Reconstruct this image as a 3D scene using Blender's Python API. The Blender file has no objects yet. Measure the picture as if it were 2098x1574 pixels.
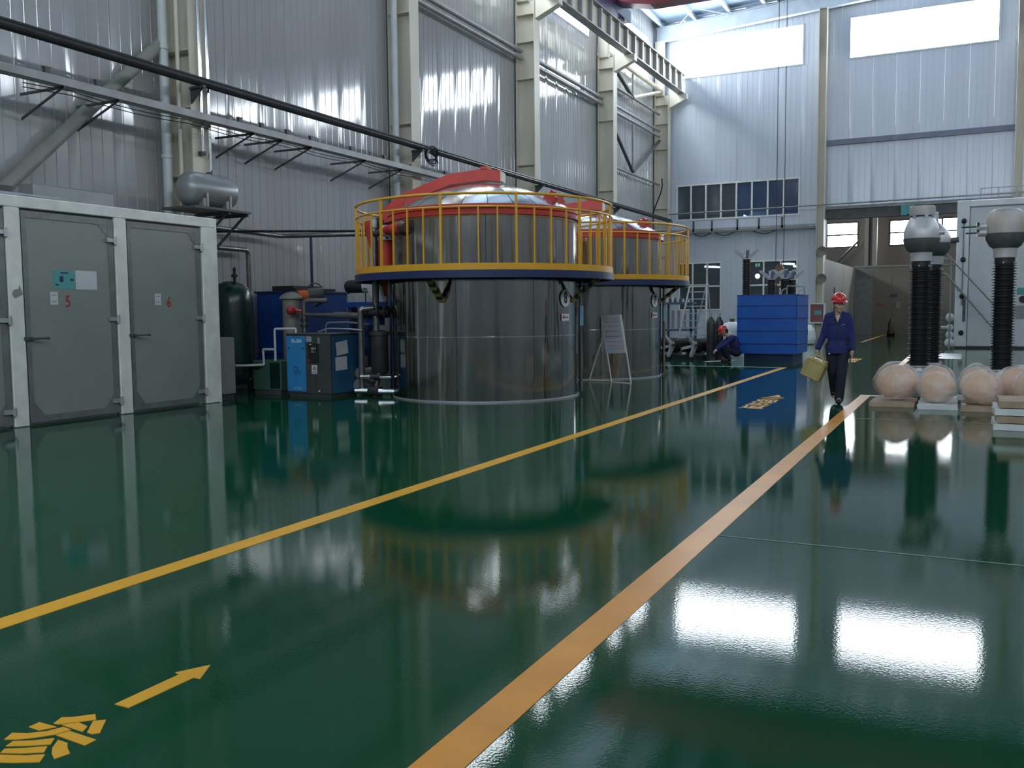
import bpy, math, random
import numpy as np
from mathutils import Vector, Matrix, Euler
random.seed(7)
S = bpy.context.scene
C = bpy.context.collection
PI = math.pi

# ------------------------------------------------------------------ camera
F_PX, CXP, CYP, CAM_H = 1880.0, 1049.0, 787.0, 1.5
def _n(v): return v / np.linalg.norm(v)
_y = _n(np.array([1980 - CXP, 631 - CYP, F_PX]))          # vanishing point of the aisle
_x = -_n(np.array([-2750 - CXP, 674 - CYP, F_PX]))        # vanishing point of the end wall
_x = _n(_x - _y * np.dot(_x, _y))
_z = np.cross(_x, _y)
if _z[1] > 0: _z = -_z
RW = np.array([_x, _y, _z])                               # camera(right,down,fwd) -> world
cam = bpy.data.cameras.new('camera'); camo = bpy.data.objects.new('camera', cam); C.objects.link(camo)
cam.sensor_fit = 'HORIZONTAL'; cam.sensor_width = 36.0; cam.lens = 36.0 * F_PX / 2098.0
cam.clip_end = 300
_r, _d, _f = RW[:, 0], RW[:, 1], RW[:, 2]
camo.matrix_world = Matrix(((_r[0], -_d[0], -_f[0], 0), (_r[1], -_d[1], -_f[1], 0), (_r[2], -_d[2], -_f[2], CAM_H), (0, 0, 0, 1)))
S.camera = camo
S.view_settings.view_transform = 'Standard'; S.view_settings.look = 'None'
S.view_settings.gamma = 1.0; S.view_settings.use_curve_mapping = False
S.view_settings.exposure = 1.15
PANE_STRENGTH = 9.0
SKY_COL = (0.84, 0.92, 1.0)
wd = bpy.data.worlds.new('overcast_sky'); S.world = wd; wd.use_nodes = True
wd.node_tree.nodes['Background'].inputs[0].default_value = (*SKY_COL, 1)
wd.node_tree.nodes['Background'].inputs[1].default_value = 1.0
HAZE = 0.0
if HAZE:                                                   # dusty air of the workshop
    _vs = wd.node_tree.nodes.new('ShaderNodeVolumeScatter'); _vs.inputs['Color'].default_value = (.80, .88, 1, 1); _vs.inputs['Density'].default_value = HAZE; _vs.inputs['Anisotropy'].default_value = .75
    wd.node_tree.links.new(_vs.outputs[0], wd.node_tree.nodes['World Output'].inputs['Volume'])

# pixel -> point on a known plane
def ray(u, v): return RW @ np.array([u - CXP, v - CYP, F_PX])
def onz(u, v, z=0.0):
    d = ray(u, v); t = (z - CAM_H) / d[2]; return Vector((d[0]*t, d[1]*t, z))
def onx(u, v, X):
    d = ray(u, v); t = X / d[0]; return Vector((X, d[1]*t, CAM_H + d[2]*t))
def ony(u, v, Y):
    d = ray(u, v); t = Y / d[1]; return Vector((d[0]*t, Y, CAM_H + d[2]*t))

# ------------------------------------------------------------------ materials
MATS = {}
def mat(name, col, rough=.5, metal=0., var=.08, vscale=3., stretch=(1, 1, 1), bump=0., bscale=20., coat=0., alpha=1., rvar=0., spec=.5, trans=0., ior=1.5, col2=None, emit=0.):
    m = bpy.data.materials.new(name); m.use_nodes = True
    nt = m.node_tree; N = nt.nodes; L = nt.links
    b = N['Principled BSDF']
    b.inputs['Metallic'].default_value = metal; b.inputs['Roughness'].default_value = rough
    b.inputs['Coat Weight'].default_value = coat; b.inputs['Coat Roughness'].default_value = .05
    b.inputs['Alpha'].default_value = alpha; b.inputs['Specular IOR Level'].default_value = spec
    b.inputs['Transmission Weight'].default_value = trans; b.inputs['IOR'].default_value = ior
    if emit:
        b.inputs['Emission Color'].default_value = (*col, 1); b.inputs['Emission Strength'].default_value = emit
    tc = N.new('ShaderNodeTexCoord'); mp = N.new('ShaderNodeMapping'); mp.inputs['Scale'].default_value = stretch
    L.new(tc.outputs['Object'], mp.inputs[0])
    nz = N.new('ShaderNodeTexNoise'); nz.inputs['Scale'].default_value = vscale; nz.inputs['Detail'].default_value = 3
    L.new(mp.outputs[0], nz.inputs['Vector'])
    cr = N.new('ShaderNodeValToRGB')
    c2 = col2 if col2 else tuple(min(1, c*(1+var)) for c in col)
    cr.color_ramp.elements[0].color = (*[c*(1-var) for c in col], 1) if not col2 else (*col, 1)
    cr.color_ramp.elements[1].color = (*c2, 1)
    cr.color_ramp.elements[0].position = .3; cr.color_ramp.elements[1].position = .7
    L.new(nz.outputs[0], cr.inputs[0]); L.new(cr.outputs[0], b.inputs['Base Color'])
    if rvar:
        mr = N.new('ShaderNodeMapRange'); mr.inputs[3].default_value = max(0, rough-rvar); mr.inputs[4].default_value = rough+rvar
        L.new(nz.outputs[0], mr.inputs[0]); L.new(mr.outputs[0], b.inputs['Roughness'])
    if bump:
        n2 = N.new('ShaderNodeTexNoise'); n2.inputs['Scale'].default_value = bscale; n2.inputs['Detail'].default_value = 2
        L.new(mp.outputs[0], n2.inputs['Vector'])
        bp = N.new('ShaderNodeBump'); bp.inputs['Strength'].default_value = bump; bp.inputs['Distance'].default_value = .02
        L.new(n2.outputs[0], bp.inputs['Height']); L.new(bp.outputs[0], b.inputs['Normal'])
    MATS[name] = m; return m
def emission(name, col, s):
    m = bpy.data.materials.new(name); m.use_nodes = True; nt = m.node_tree
    nt.nodes.remove(nt.nodes['Principled BSDF']); e = nt.nodes.new('ShaderNodeEmission')
    e.inputs[0].default_value = (*col, 1); e.inputs[1].default_value = s
    nt.links.new(e.outputs[0], nt.nodes['Material Output'].inputs[0]); MATS[name] = m; return m
def glass(name, tint, rough=.03):
    m = bpy.data.materials.new(name); m.use_nodes = True; nt = m.node_tree
    nt.nodes.remove(nt.nodes['Principled BSDF'])
    t = nt.nodes.new('ShaderNodeBsdfTransparent'); t.inputs[0].default_value = (*tint, 1)
    g = nt.nodes.new('ShaderNodeBsdfGlossy'); g.inputs['Roughness'].default_value = rough; g.inputs[0].default_value = (.9, .95, 1, 1)
    fr = nt.nodes.new('ShaderNodeFresnel'); fr.inputs[0].default_value = 1.5
    mx = nt.nodes.new('ShaderNodeMixShader')
    nt.links.new(fr.outputs[0], mx.inputs[0]); nt.links.new(t.outputs[0], mx.inputs[1]); nt.links.new(g.outputs[0], mx.inputs[2])
    nt.links.new(mx.outputs[0], nt.nodes['Material Output'].inputs[0]); MATS[name] = m; return m

def lightened(name, tint, lift_col):                      # glass lightened by a mixed-in colour in place of light on the panes
    m = bpy.data.materials.new(name); m.use_nodes = True; nt = m.node_tree; N = nt.nodes; L = nt.links
    b = N['Principled BSDF']; b.inputs['Roughness'].default_value = .08
    tc = N.new('ShaderNodeTexCoord'); nz = N.new('ShaderNodeTexNoise'); nz.inputs['Scale'].default_value = 1.5; L.new(tc.outputs['Object'], nz.inputs[0])
    cr = N.new('ShaderNodeValToRGB'); cr.color_ramp.elements[0].color = (*[c*.8 for c in lift_col], 1); cr.color_ramp.elements[1].color = (*[c*1.2 for c in lift_col], 1)
    L.new(nz.outputs[0], cr.inputs[0]); L.new(cr.outputs[0], b.inputs['Base Color'])
    t = N.new('ShaderNodeBsdfTransparent'); t.inputs[0].default_value = (*tint, 1); mx = N.new('ShaderNodeMixShader'); mx.inputs[0].default_value = .62
    L.new(t.outputs[0], mx.inputs[1]); L.new(b.outputs[0], mx.inputs[2]); L.new(mx.outputs[0], N['Material Output'].inputs[0]); MATS[name] = m
emission('daylit_pane', SKY_COL, PANE_STRENGTH)
emission('tube_light', (.9, .95, 1), 6.0)
emission('bulb_light', (1, .85, .5), 8.0)
emission('green_sign_light', (.5, 1, .6), 1.2)
lightened('dark_glass', (.20, .26, .30), (.10, .125, .145))
lightened('blue_glass', (.20, .30, .45), (.07, .12, .23))
mat('floor_epoxy', (.004, .062, .027), .045, var=.16, vscale=.35, bump=.012, bscale=70, rvar=.015, spec=.15)
mat('line_paint', (.80, .40, .02), .34, spec=.25, var=.10, vscale=2, bump=.02, bscale=60)
# long shallow waves in the poured floor coat
_nt = MATS['floor_epoxy'].node_tree; _b = [n for n in _nt.nodes if n.type == 'BUMP'][0]; _mp = [n for n in _nt.nodes if n.type == 'MAPPING'][0]
_w = _nt.nodes.new('ShaderNodeTexNoise'); _w.inputs['Scale'].default_value = 1.3; _w.inputs['Detail'].default_value = 1; _nt.links.new(_mp.outputs[0], _w.inputs['Vector'])
_b2 = _nt.nodes.new('ShaderNodeBump'); _b2.inputs['Strength'].default_value = .05; _b2.inputs['Distance'].default_value = .02
_nt.links.new(_w.outputs[0], _b2.inputs['Height']); _nt.links.new(_b2.outputs[0], _b.inputs['Normal'])
mat('line_paint_orange', (.70, .28, .02), .32, spec=.2, var=.12, vscale=2, bump=.02, bscale=60)
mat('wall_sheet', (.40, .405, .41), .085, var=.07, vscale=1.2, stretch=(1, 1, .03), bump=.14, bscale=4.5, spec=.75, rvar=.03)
mat('end_sheet', (.60, .655, .73), .18, var=.05, vscale=1.2, stretch=(1, 1, .06), bump=.08, bscale=2.2, spec=.5)  # slight blue tint stands in for window bloom on grey-white sheets
mat('old_wall', (.19, .17, .147), .6, var=.12, vscale=.8, stretch=(1, 1, .3))
mat('old_wall_light', (.27, .255, .225), .6, var=.12, vscale=.8, stretch=(1, 1, .3))
mat('cream_steel', (.68, .64, .53), .5, var=.10, vscale=2, stretch=(1, 1, .3))
mat('grey_steel', (.30, .31, .31), .45, metal=.2, var=.15, vscale=3)
mat('dark_steel', (.085, .09, .09), .5, metal=.3, var=.2, vscale=4)
mat('black_rubber', (.012, .012, .013), .5, var=.2, vscale=8)
mat('roof_sheet', (.34, .44, .55), .5, var=.08, vscale=1, stretch=(1, .1, 1))
mat('roof_steel', (.55, .62, .68), .5, var=.08)
mat('crane_red', (.26, .06, .08), .45, var=.12)
mat('white_frame', (.80, .80, .76), .5, var=.10, vscale=4, bump=.03, bscale=30)
mat('door_grey', (.27, .29, .265), .42, var=.05, vscale=2, bump=.02, bscale=12)
mat('door_trim', (.20, .215, .21), .42, metal=.3, var=.14, vscale=5)
mat('paper_white', (.62, .63, .66), .7, var=.05)
mat('paper_teal', (.10, .36, .36), .7, var=.06)
mat('ink_black', (.015, .015, .018), .5, var=.05)
mat('ink_grey', (.2, .21, .24), .6, var=.05)
mat('ink_red', (.45, .03, .03), .5, var=.1)
mat('ink_white', (.75, .78, .8), .5, var=.05)
mat('ink_blue', (.03, .07, .25), .5, var=.1)
mat('safety_yellow', (.74, .37, .02), .38, var=.07, vscale=3)
mat('deck_blue', (.012, .028, .10), .4, var=.15)
mat('lid_red', (.55, .045, .03), .35, var=.1, vscale=3)
mat('valve_red', (.42, .03, .025), .35, var=.1)
mat('valve_orange', (.62, .13, .03), .4, var=.1)
mat('stainless', (.40, .395, .38), .11, metal=1., var=.18, vscale=3.0, stretch=(1, 1, .10), bump=.9, bscale=3.2, rvar=.05)
mat('polished_dome', (.72, .73, .74), .13, metal=1., var=.05, vscale=1.5, bump=.05, bscale=1.5)
mat('chrome', (.72, .73, .73), .08, metal=1., var=.05)
mat('pipe_steel', (.24, .24, .24), .3, metal=.8, var=.2, vscale=5)
mat('pipe_dark', (.06, .06, .062), .4, metal=.5, var=.2, vscale=5)
mat('pipe_black', (.02, .021, .022), .4, metal=.2, var=.2)
mat('pipe_white', (.58, .62, .62), .4, var=.08)
mat('pipe_brown', (.09, .045, .035), .5, var=.2)
mat('pipe_blue', (.02, .03, .09), .4, var=.2)
mat('tank_grey', (.26, .275, .28), .33, metal=.25, var=.08)
mat('tank_green', (.006, .028, .022), .25, var=.2, spec=.6)
mat('unit_green', (.05, .13, .09), .45, var=.12)
mat('tank_blue', (.006, .055, .27), .4, var=.12, vscale=2)
mat('box_blue', (.010, .105, .45), .35, var=.09, vscale=2, bump=.03, bscale=5)
mat('compressor_blue', (.035, .24, .52), .36, var=.06)
mat('compressor_teal', (.018, .10, .20), .4, var=.08)
mat('compressor_grey', (.055, .062, .062), .45, var=.1)
mat('filter_cream', (.26, .265, .23), .5, var=.12)
mat('cabinet_beige', (.27, .265, .235), .45, var=.07)
mat('aluminium', (.50, .51, .53), .38, metal=.5, var=.10, vscale=5)
mat('cast_aluminium', (.62, .63, .645), .42, metal=.35, var=.12, vscale=6, bump=.05, bscale=25)
mat('rust_stain', (.50, .40, .33), .5, metal=.2, var=.3, vscale=4, stretch=(1, 1, .4), col2=(.60, .60, .61))
mat('claw_metal', (.40, .41, .42), .5, metal=.1, var=.1)
mat('bowl_grey', (.13, .145, .15), .5, metal=.4, var=.12, vscale=8)
mat('silicone_black', (.022, .023, .027), .42, var=.15, vscale=6)
mat('porcelain_brown', (.035, .028, .026), .28, var=.15)
mat('bundle_orange', (.86, .56, .36), .6, var=.10, vscale=3)
mat('girt_grey', (.17, .19, .25), .5, var=.1)
mat('cardboard', (.44, .33, .23), .8, var=.12, vscale=6, bump=.1, bscale=20)
mat('foam_white', (.75, .80, .77), .7, var=.08, vscale=6, bump=.08, bscale=25)
mat('cab_white', (.82, .85, .87), .45, var=.10, vscale=2, stretch=(1, 1, .4))
mat('cab_panel', (.66, .70, .71), .45, var=.05, vscale=2)
mat('stair_grey', (.34, .36, .36), .45, metal=.3, var=.1)
mat('bench_blue', (.04, .10, .17), .5, var=.2)
mat('skin', (.56, .36, .26), .5, var=.08, vscale=20)
mat('hair_black', (.012, .011, .011), .6, var=.2)
mat('jacket_navy', (.014, .022, .135), .75, var=.22, vscale=9, bump=.25, bscale=14)
mat('trousers_navy', (.009, .012, .028), .8, var=.25, vscale=9, bump=.25, bscale=14)
mat('shoe_black', (.01, .01, .012), .45, var=.2)
mat('helmet_red', (.62, .03, .03), .25, var=.05, coat=.4)
mat('can_plastic', (.62, .50, .20), .4, var=.10, vscale=8, trans=.25, bump=.05, bscale=12)
mat('hazard_black', (.02, .02, .02), .5, var=.2)
mat('hazard_yellow', (.33, .25, .08), .5, var=.25, vscale=6)
mat('board_face', (.58, .68, .80), .4, var=.12, vscale=4, col2=(.82, .77, .78))
mat('label_blue', (.20, .40, .58), .5, var=.1)
mat('steel_hook', (.20, .10, .06), .5, metal=.3, var=.3, vscale=8)
mat('screen_green', (.25, .32, .10), .4, var=.1)
mat('warn_yellow', (.62, .52, .05), .5, var=.05)
mat('extinguisher_box', (.22, .08, .08), .5, var=.1)

# plastic film: clear sheet with a whitish sheen
def film(name):
    m = bpy.data.materials.new(name); m.use_nodes = True; nt = m.node_tree; N = nt.nodes; L = nt.links
    b = N['Principled BSDF']; b.inputs['Base Color'].default_value = (.86, .83, .82, 1); b.inputs['Roughness'].default_value = .35
    tr = N.new('ShaderNodeBsdfTransparent'); mx = N.new('ShaderNodeMixShader')
    tc = N.new('ShaderNodeTexCoord'); nz = N.new('ShaderNodeTexNoise'); nz.inputs['Scale'].default_value = 3.2; nz.inputs['Detail'].default_value = 3
    L.new(tc.outputs['Object'], nz.inputs['Vector'])
    mr = N.new('ShaderNodeMapRange'); mr.inputs[1].default_value = .35; mr.inputs[2].default_value = .7; mr.inputs[3].default_value = .14; mr.inputs[4].default_value = .55
    L.new(nz.outputs[0], mr.inputs[0]); L.new(mr.outputs[0], mx.inputs[0])
    bp = N.new('ShaderNodeBump'); bp.inputs['Strength'].default_value = .5; L.new(nz.outputs[0], bp.inputs['Height']); L.new(bp.outputs[0], b.inputs['Normal'])
    L.new(tr.outputs[0], mx.inputs[1]); L.new(b.outputs[0], mx.inputs[2])
    L.new(mx.outputs[0], N['Material Output'].inputs[0]); MATS[name] = m
film('plastic_film')

# ------------------------------------------------------------------ mesh builder
def tag(o, label=None, cat=None, group=None, kind=None):
    if label: o['label'] = label
    if cat: o['category'] = cat
    if group: o['group'] = group
    if kind: o['kind'] = kind
    return o
BASE = {}
def thing(name, label, cat, loc=(0, 0, 0), rot=(0, 0, 0), group=None, kind=None):
    o = bpy.data.objects.new(name, None); C.objects.link(o)
    o.location = loc; o.rotation_euler = rot; o.empty_display_size = .1
    BASE[o] = Vector(loc)
    return tag(o, label, cat, group, kind)
class MB:
    def __init__(s): s.v = []; s.f = []; s.mi = []; s.cur = 0
    def add(s, vs, fs):
        k = len(s.v); s.v += [tuple(p) for p in vs]; s.f += [tuple(i+k for i in f) for f in fs]; s.mi += [s.cur]*len(fs); return s
    def box(s, a, b, M=None):
        x0, y0, z0 = a; x1, y1, z1 = b
        vs = [(x0, y0, z0), (x1, y0, z0), (x1, y1, z0), (x0, y1, z0), (x0, y0, z1), (x1, y0, z1), (x1, y1, z1), (x0, y1, z1)]
        if M: vs = [M @ Vector(p) for p in vs]
        return s.add(vs, [(0, 3, 2, 1), (4, 5, 6, 7), (0, 1, 5, 4), (1, 2, 6, 5), (2, 3, 7, 6), (3, 0, 4, 7)])
    def bbox(s, a, b, e=.01):                     # box with chamfered edges along z and top
        x0, y0, z0 = a; x1, y1, z1 = b
        def ring(i, z): return [(x0+i+e, y0+i, z), (x1-i-e, y0+i, z), (x1-i, y0+i+e, z), (x1-i, y1-i-e, z), (x1-i-e, y1-i, z), (x0+i+e, y1-i, z), (x0+i, y1-i-e, z), (x0+i, y0+i+e, z)]
        vs = ring(e, z0) + ring(0, z0+e) + ring(0, z1-e) + ring(e, z1); fs = []
        for k in range(3):
            for i in range(8): j = (i+1) % 8; fs.append((k*8+i, k*8+j, k*8+8+j, k*8+8+i))
        fs += [tuple(range(7, -1, -1)), tuple(range(24, 32))]
        return s.add(vs, fs)
    def cyl(s, p0, p1, r0, r1=None, n=16, cap=True):
        p0 = Vector(p0); p1 = Vector(p1); r1 = r0 if r1 is None else r1
        q = (p1-p0).to_track_quat('Z', 'Y'); vs = []
        for p, r in ((p0, r0), (p1, r1)):
            for i in range(n): a = 2*PI*i/n; vs.append(p + q @ Vector((r*math.cos(a), r*math.sin(a), 0)))
        fs = [(i, (i+1) % n, n+(i+1) % n, n+i) for i in range(n)]
        if cap: fs += [tuple(range(n-1, -1, -1)), tuple(range(n, 2*n))]
        return s.add(vs, fs)
    def tube(s, pts, r, n=10, closed=False):
        pts = [Vector(p) for p in pts]; m = len(pts); vs = []; up = None
        for i, p in enumerate(pts):
            if closed: t = pts[(i+1) % m]-pts[i-1]
            else: t = pts[min(i+1, m-1)]-pts[max(i-1, 0)]
            t.normalize()
            if up is None: up = Vector((0, 0, 1)) if abs(t.z) < .9 else Vector((1, 0, 0))
            a = t.cross(up)
            if a.length < 1e-4: a = t.orthogonal()
            a.normalize(); b = a.cross(t); up = b
            rr = r[i] if isinstance(r, (list, tuple)) else r
            for k in range(n): w = 2*PI*k/n; vs.append(p + a*(rr*math.cos(w)) + b*(rr*math.sin(w)))
        fs = []
        for i in range(m if closed else m-1):
            j = (i+1) % m
            for k in range(n): l = (k+1) % n; fs.append((i*n+k, i*n+l, j*n+l, j*n+k))
        if not closed: fs += [tuple(range(n-1, -1, -1)), tuple((m-1)*n+k for k in range(n))]
        return s.add(vs, fs)
    def lathe(s, prof, c=(0, 0, 0), n=32, a0=0., a1=2*PI, M=None):      # prof: (r, z)
        full = abs(a1-a0-2*PI) < 1e-6; cols = n if full else n+1; vs = []; k = len(prof)
        for i in range(cols):
            a = a0+(a1-a0)*i/n
            for r, z in prof:
                p = Vector((c[0]+r*math.cos(a), c[1]+r*math.sin(a), c[2]+z)); vs.append(M @ p if M else p)
        fs = []
        for i in range(n):
            j = (i+1) % cols
            for q in range(k-1): fs.append((i*k+q, j*k+q, j*k+q+1, i*k+q+1))
        return s.add(vs, fs)
    def prism(s, poly, d):                        # poly: list of 3D points, d: extrusion vector
        poly = [Vector(p) for p in poly]; d = Vector(d); n = len(poly)
        return s.add(poly+[p+d for p in poly], [tuple(range(n-1, -1, -1)), tuple(range(n, 2*n))]+[(i, (i+1) % n, n+(i+1) % n, n+i) for i in range(n)])
    def ball(s, c, r, nu=16, nv=10, M=None):
        r = (r, r, r) if not isinstance(r, (tuple, list)) else r
        vs = []; 
        for j in range(1, nv):
            th = PI*j/nv
            for i in range(nu):
                a = 2*PI*i/nu; p = Vector((r[0]*math.sin(th)*math.cos(a), r[1]*math.sin(th)*math.sin(a), r[2]*math.cos(th)))
                vs.append((M @ p if M else p) + Vector(c))
        t = Vector((0, 0, r[2])); b = -t; t = M @ t if M else t; b = M @ b if M else b
        vs += [t+Vector(c), b+Vector(c)]; T = len(vs)-2; fs = []
        for j in range(nv-2):
            for i in range(nu): k = (i+1) % nu; fs.append((j*nu+i, (j+1)*nu+i, (j+1)*nu+k, j*nu+k))
        for i in range(nu):
            k = (i+1) % nu; fs.append((T, i, k)); fs.append((T+1, (nv-2)*nu+k, (nv-2)*nu+i))
        return s.add(vs, fs)
    def capsule(s, p0, p1, r0, r1, n=14): 
        s.cyl(p0, p1, r0, r1, n); s.ball(p0, r0, n, 8); s.ball(p1, r1, n, 8); return s
    def mesh(s, name, mats, smooth=35):
        me = bpy.data.meshes.new(name); me.from_pydata(s.v, [], s.f); me.update()
        for m in (mats if isinstance(mats, (list, tuple)) else [mats]): me.materials.append(MATS[m])
        if len(me.polygons): me.polygons.foreach_set('material_index', s.mi)
        import bmesh
        bm = bmesh.new(); bm.from_mesh(me); bmesh.ops.recalc_face_normals(bm, faces=bm.faces); bm.to_mesh(me); bm.free()
        if smooth:
            me.polygons.foreach_set('use_smooth', [True]*len(me.polygons)); me.set_sharp_from_angle(angle=math.radians(smooth))
        return me
    def build(s, name, mats, parent=None, smooth=35, local=False, label=None):
        if parent is not None and not local:
            q = parent
            while q not in BASE and q.parent: q = q.parent
            off = BASE.get(q, Vector()); s.v = [tuple(Vector(p)-off) for p in s.v]
        me = s.mesh(name, mats, smooth)
        o = bpy.data.objects.new(name, me); C.objects.link(o); o.parent = parent
        if label: o['label'] = label
        return o
def inst(name, me, parent, loc=(0, 0, 0), rot=(0, 0, 0), scale=(1, 1, 1)):
    o = bpy.data.objects.new(name, me); C.objects.link(o); o.parent = parent
    o.location = loc; o.rotation_euler = rot; o.scale = scale; return o
def copy_tree(o, parent=None):
    c = o.copy(); C.objects.link(c); c.parent = parent
    for ch in list(o.children): copy_tree(ch, c)
    return c
def bend(pts, r=.08, k=5):                        # round the corners of a polyline
    pts = [Vector(p) for p in pts]; out = [pts[0]]
    for i in range(1, len(pts)-1):
        a = (pts[i-1]-pts[i]); b = (pts[i+1]-pts[i]); ra = min(r, a.length*.45); rb = min(r, b.length*.45)
        A = pts[i]+a.normalized()*ra; B = pts[i]+b.normalized()*rb
        for t in range(k+1):
            w = t/k; out.append(A*(1-w)**2 + pts[i]*2*w*(1-w) + B*w*w)
    out.append(pts[-1]); return out
def text(name, body, size, m, parent, loc, rot, label=None, ext=.002, sx=1., bold=0.):
    cu = bpy.data.curves.new(name, 'FONT'); cu.body = body; cu.size = size; cu.align_x = 'CENTER'; cu.align_y = 'CENTER'; cu.extrude = ext; cu.offset = bold
    o = bpy.data.objects.new(name+'_src', cu); C.objects.link(o)
    dg = bpy.context.evaluated_depsgraph_get(); me = bpy.data.meshes.new_from_object(o.evaluated_get(dg))
    bpy.data.objects.remove(o); me.materials.clear(); me.materials.append(MATS[m]); me.name = name
    t = bpy.data.objects.new(name, me); C.objects.link(t); t.parent = parent
    q = parent
    while q is not None and q not in BASE and q.parent: q = q.parent
    t.location = Vector(loc) - BASE.get(q, Vector()); t.rotation_euler = rot; t.scale = (sx, 1, 1)
    if label: t['label'] = label
    return t
def blob(name, mb, m, parent, voxel=.012, smooth=6, local=True):      # union of shapes -> one continuous skin
    o = mb.build(name+'_src', m, None)
    r = o.modifiers.new('r', 'REMESH'); r.mode = 'VOXEL'; r.voxel_size = voxel
    s = o.modifiers.new('s', 'SMOOTH'); s.factor = .5; s.iterations = smooth
    dg = bpy.context.evaluated_depsgraph_get(); me = bpy.data.meshes.new_from_object(o.evaluated_get(dg))
    bpy.data.objects.remove(o); me.name = name; me.materials.clear(); me.materials.append(MATS[m])
    me.polygons.foreach_set('use_smooth', [True]*len(me.polygons)); me.polygons.foreach_set('material_index', [0]*len(me.polygons))
    t = bpy.data.objects.new(name, me); C.objects.link(t); t.parent = parent; return t
def struct(name, label, loc=(0, 0, 0)):
    return thing(name, label, None, loc, kind='structure')
# ================================================================== STRUCTURE
WX, DY, RX, BY = -13.2, 42.2, 16.7, -14.0
EAVE = 14.65
def roof_z(x): return EAVE + .06*(min(x, 3.5-x) + 13.2)
for _nm in ('wall_sheet', 'end_sheet', 'old_wall', 'old_wall_light', 'floor_epoxy', 'line_paint', 'line_paint_orange'):
    _nt = MATS[_nm].node_tree; _g = _nt.nodes.new('ShaderNodeNewGeometry')
    for _node in _nt.nodes:
        if _node.type == 'MAPPING': _nt.links.new(_g.outputs['Position'], _node.inputs[0])

floor = struct('floor', 'glossy dark green epoxy floor of the workshop')
m = MB(); m.box((WX-.3, BY, -.25), (RX+.3, 66, 0)); m.build('epoxy_coat', 'floor_epoxy', floor, smooth=0)
def decal(name, pts, mt, h=.0025, label=None):
    m = MB(); m.prism([Vector((p[0], p[1], 0)) for p in pts], (0, 0, h)); return m.build(name, mt, floor, smooth=0, label=label)
def strip(name, x0, x1, y0, y1, mt, label=None): return decal(name, [(x0, y0), (x1, y0), (x1, y1), (x0, y1)], mt, label=label)
strip('lane_line', -4.275, -4.125, -6, 24.45, 'line_paint', 'long yellow painted line along the tanks')
strip('lane_line', -1.615, -1.445, -6, 16.85, 'line_paint_orange', 'orange-yellow painted line ending beside the wrapped bundles')
strip('lane_line', -1.6, -1.45, 24.2, 34.0, 'line_paint_orange', 'short far stretch of yellow line behind the insulator columns')
strip('lane_line', -4.27, -4.12, 44, 58, 'line_paint', 'yellow line in the hall beyond the doorway')
strip('lane_line', -7.5, -4.2, 24.38, 24.43, 'foam_white', 'thin pale line across the floor in front of the gas cylinders')
strip('lane_line', -1.62, -1.2, 16.85, 16.99, 'foam_white', 'short white tape at the end of the orange line')
strip('floor_joint', -1.3, 6, 13.30, 13.33, 'unit_green')
strip('floor_joint', -1.45, .6, 6.0, 6.012, 'unit_green')
strip('floor_plate', -.95, -.1, 30.0, 33.5, 'aluminium', 'bright metal plate on the floor behind the insulator columns')
# painted arrow and characters of the visitors' walkway, traced on the floor
Z4 = 4.196
def px(p): q = onz(p[0]/Z4, 1300+p[1]/Z4); return (q.x, q.y)
decal('painted_arrow', [px(p) for p in [(985, 604), (1540, 348), (1505, 332), (1808, 266), (1718, 388), (1665, 376), (1105, 636)]], 'line_paint', label='yellow arrow painted on the floor pointing down the aisle')
glyph = [
 [(248, 800), (338, 760), (488, 800), (335, 830)], [(460, 770), (530, 718), (620, 716), (820, 690), (826, 738), (500, 778)],
 [(530, 782), (680, 763), (752, 795), (710, 842)], [(800, 750), (912, 738), (858, 852), (790, 862), (748, 848)],
 [(36, 908), (105, 852), (240, 855), (400, 838), (545, 800), (612, 824), (470, 866), (300, 892), (150, 908)],
 [(480, 870), (600, 836), (826, 910), (730, 960)],
 [(50, 966), (110, 924), (300, 916), (470, 896), (435, 950), (240, 962)],
 [(2, 1024), (40, 988), (220, 982), (408, 966), (378, 1018), (180, 1028)],
 [(-60, 1104), (0, 1040), (220, 1046), (388, 1036), (342, 1102), (120, 1108)],
 [(500, 912), (580, 938), (580, 980), (602, 1028), (466, 1076), (445, 1030), (450, 980)]]
for g in glyph: decal('painted_stroke', [px(p) for p in g], 'line_paint', label='yellow stroke of a painted floor character')
far = thing('floor_lettering', 'row of yellow painted characters on the floor beside the long yellow line', 'lettering', (-2.92, 15.2, 0))
for i, ch in enumerate('参观通道'):
    text('painted_character', ch, .52, 'line_paint', far, (-2.92, 15.85-.52*i, .0015), (0, 0, 0), ext=.001, sx=.75, bold=.008)
m = MB(); m.prism([(-3.02, 16.15, .0005), (-2.82, 16.15, .0005), (-2.92, 16.5, .0005)], (0, 0, .002)); m.build('arrow_head', 'line_paint', far, smooth=0)
far2 = thing('floor_lettering', 'yellow painted characters on the far floor beyond the walking man', 'lettering', (-3.0, 28.5, 0))
for i, ch in enumerate('参观通道'):
    text('painted_character', ch, .52, 'line_paint', far2, (-2.95, 29.5-.6*i, .0015), (0, 0, 0), ext=.001, sx=.8, bold=.008)

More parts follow.
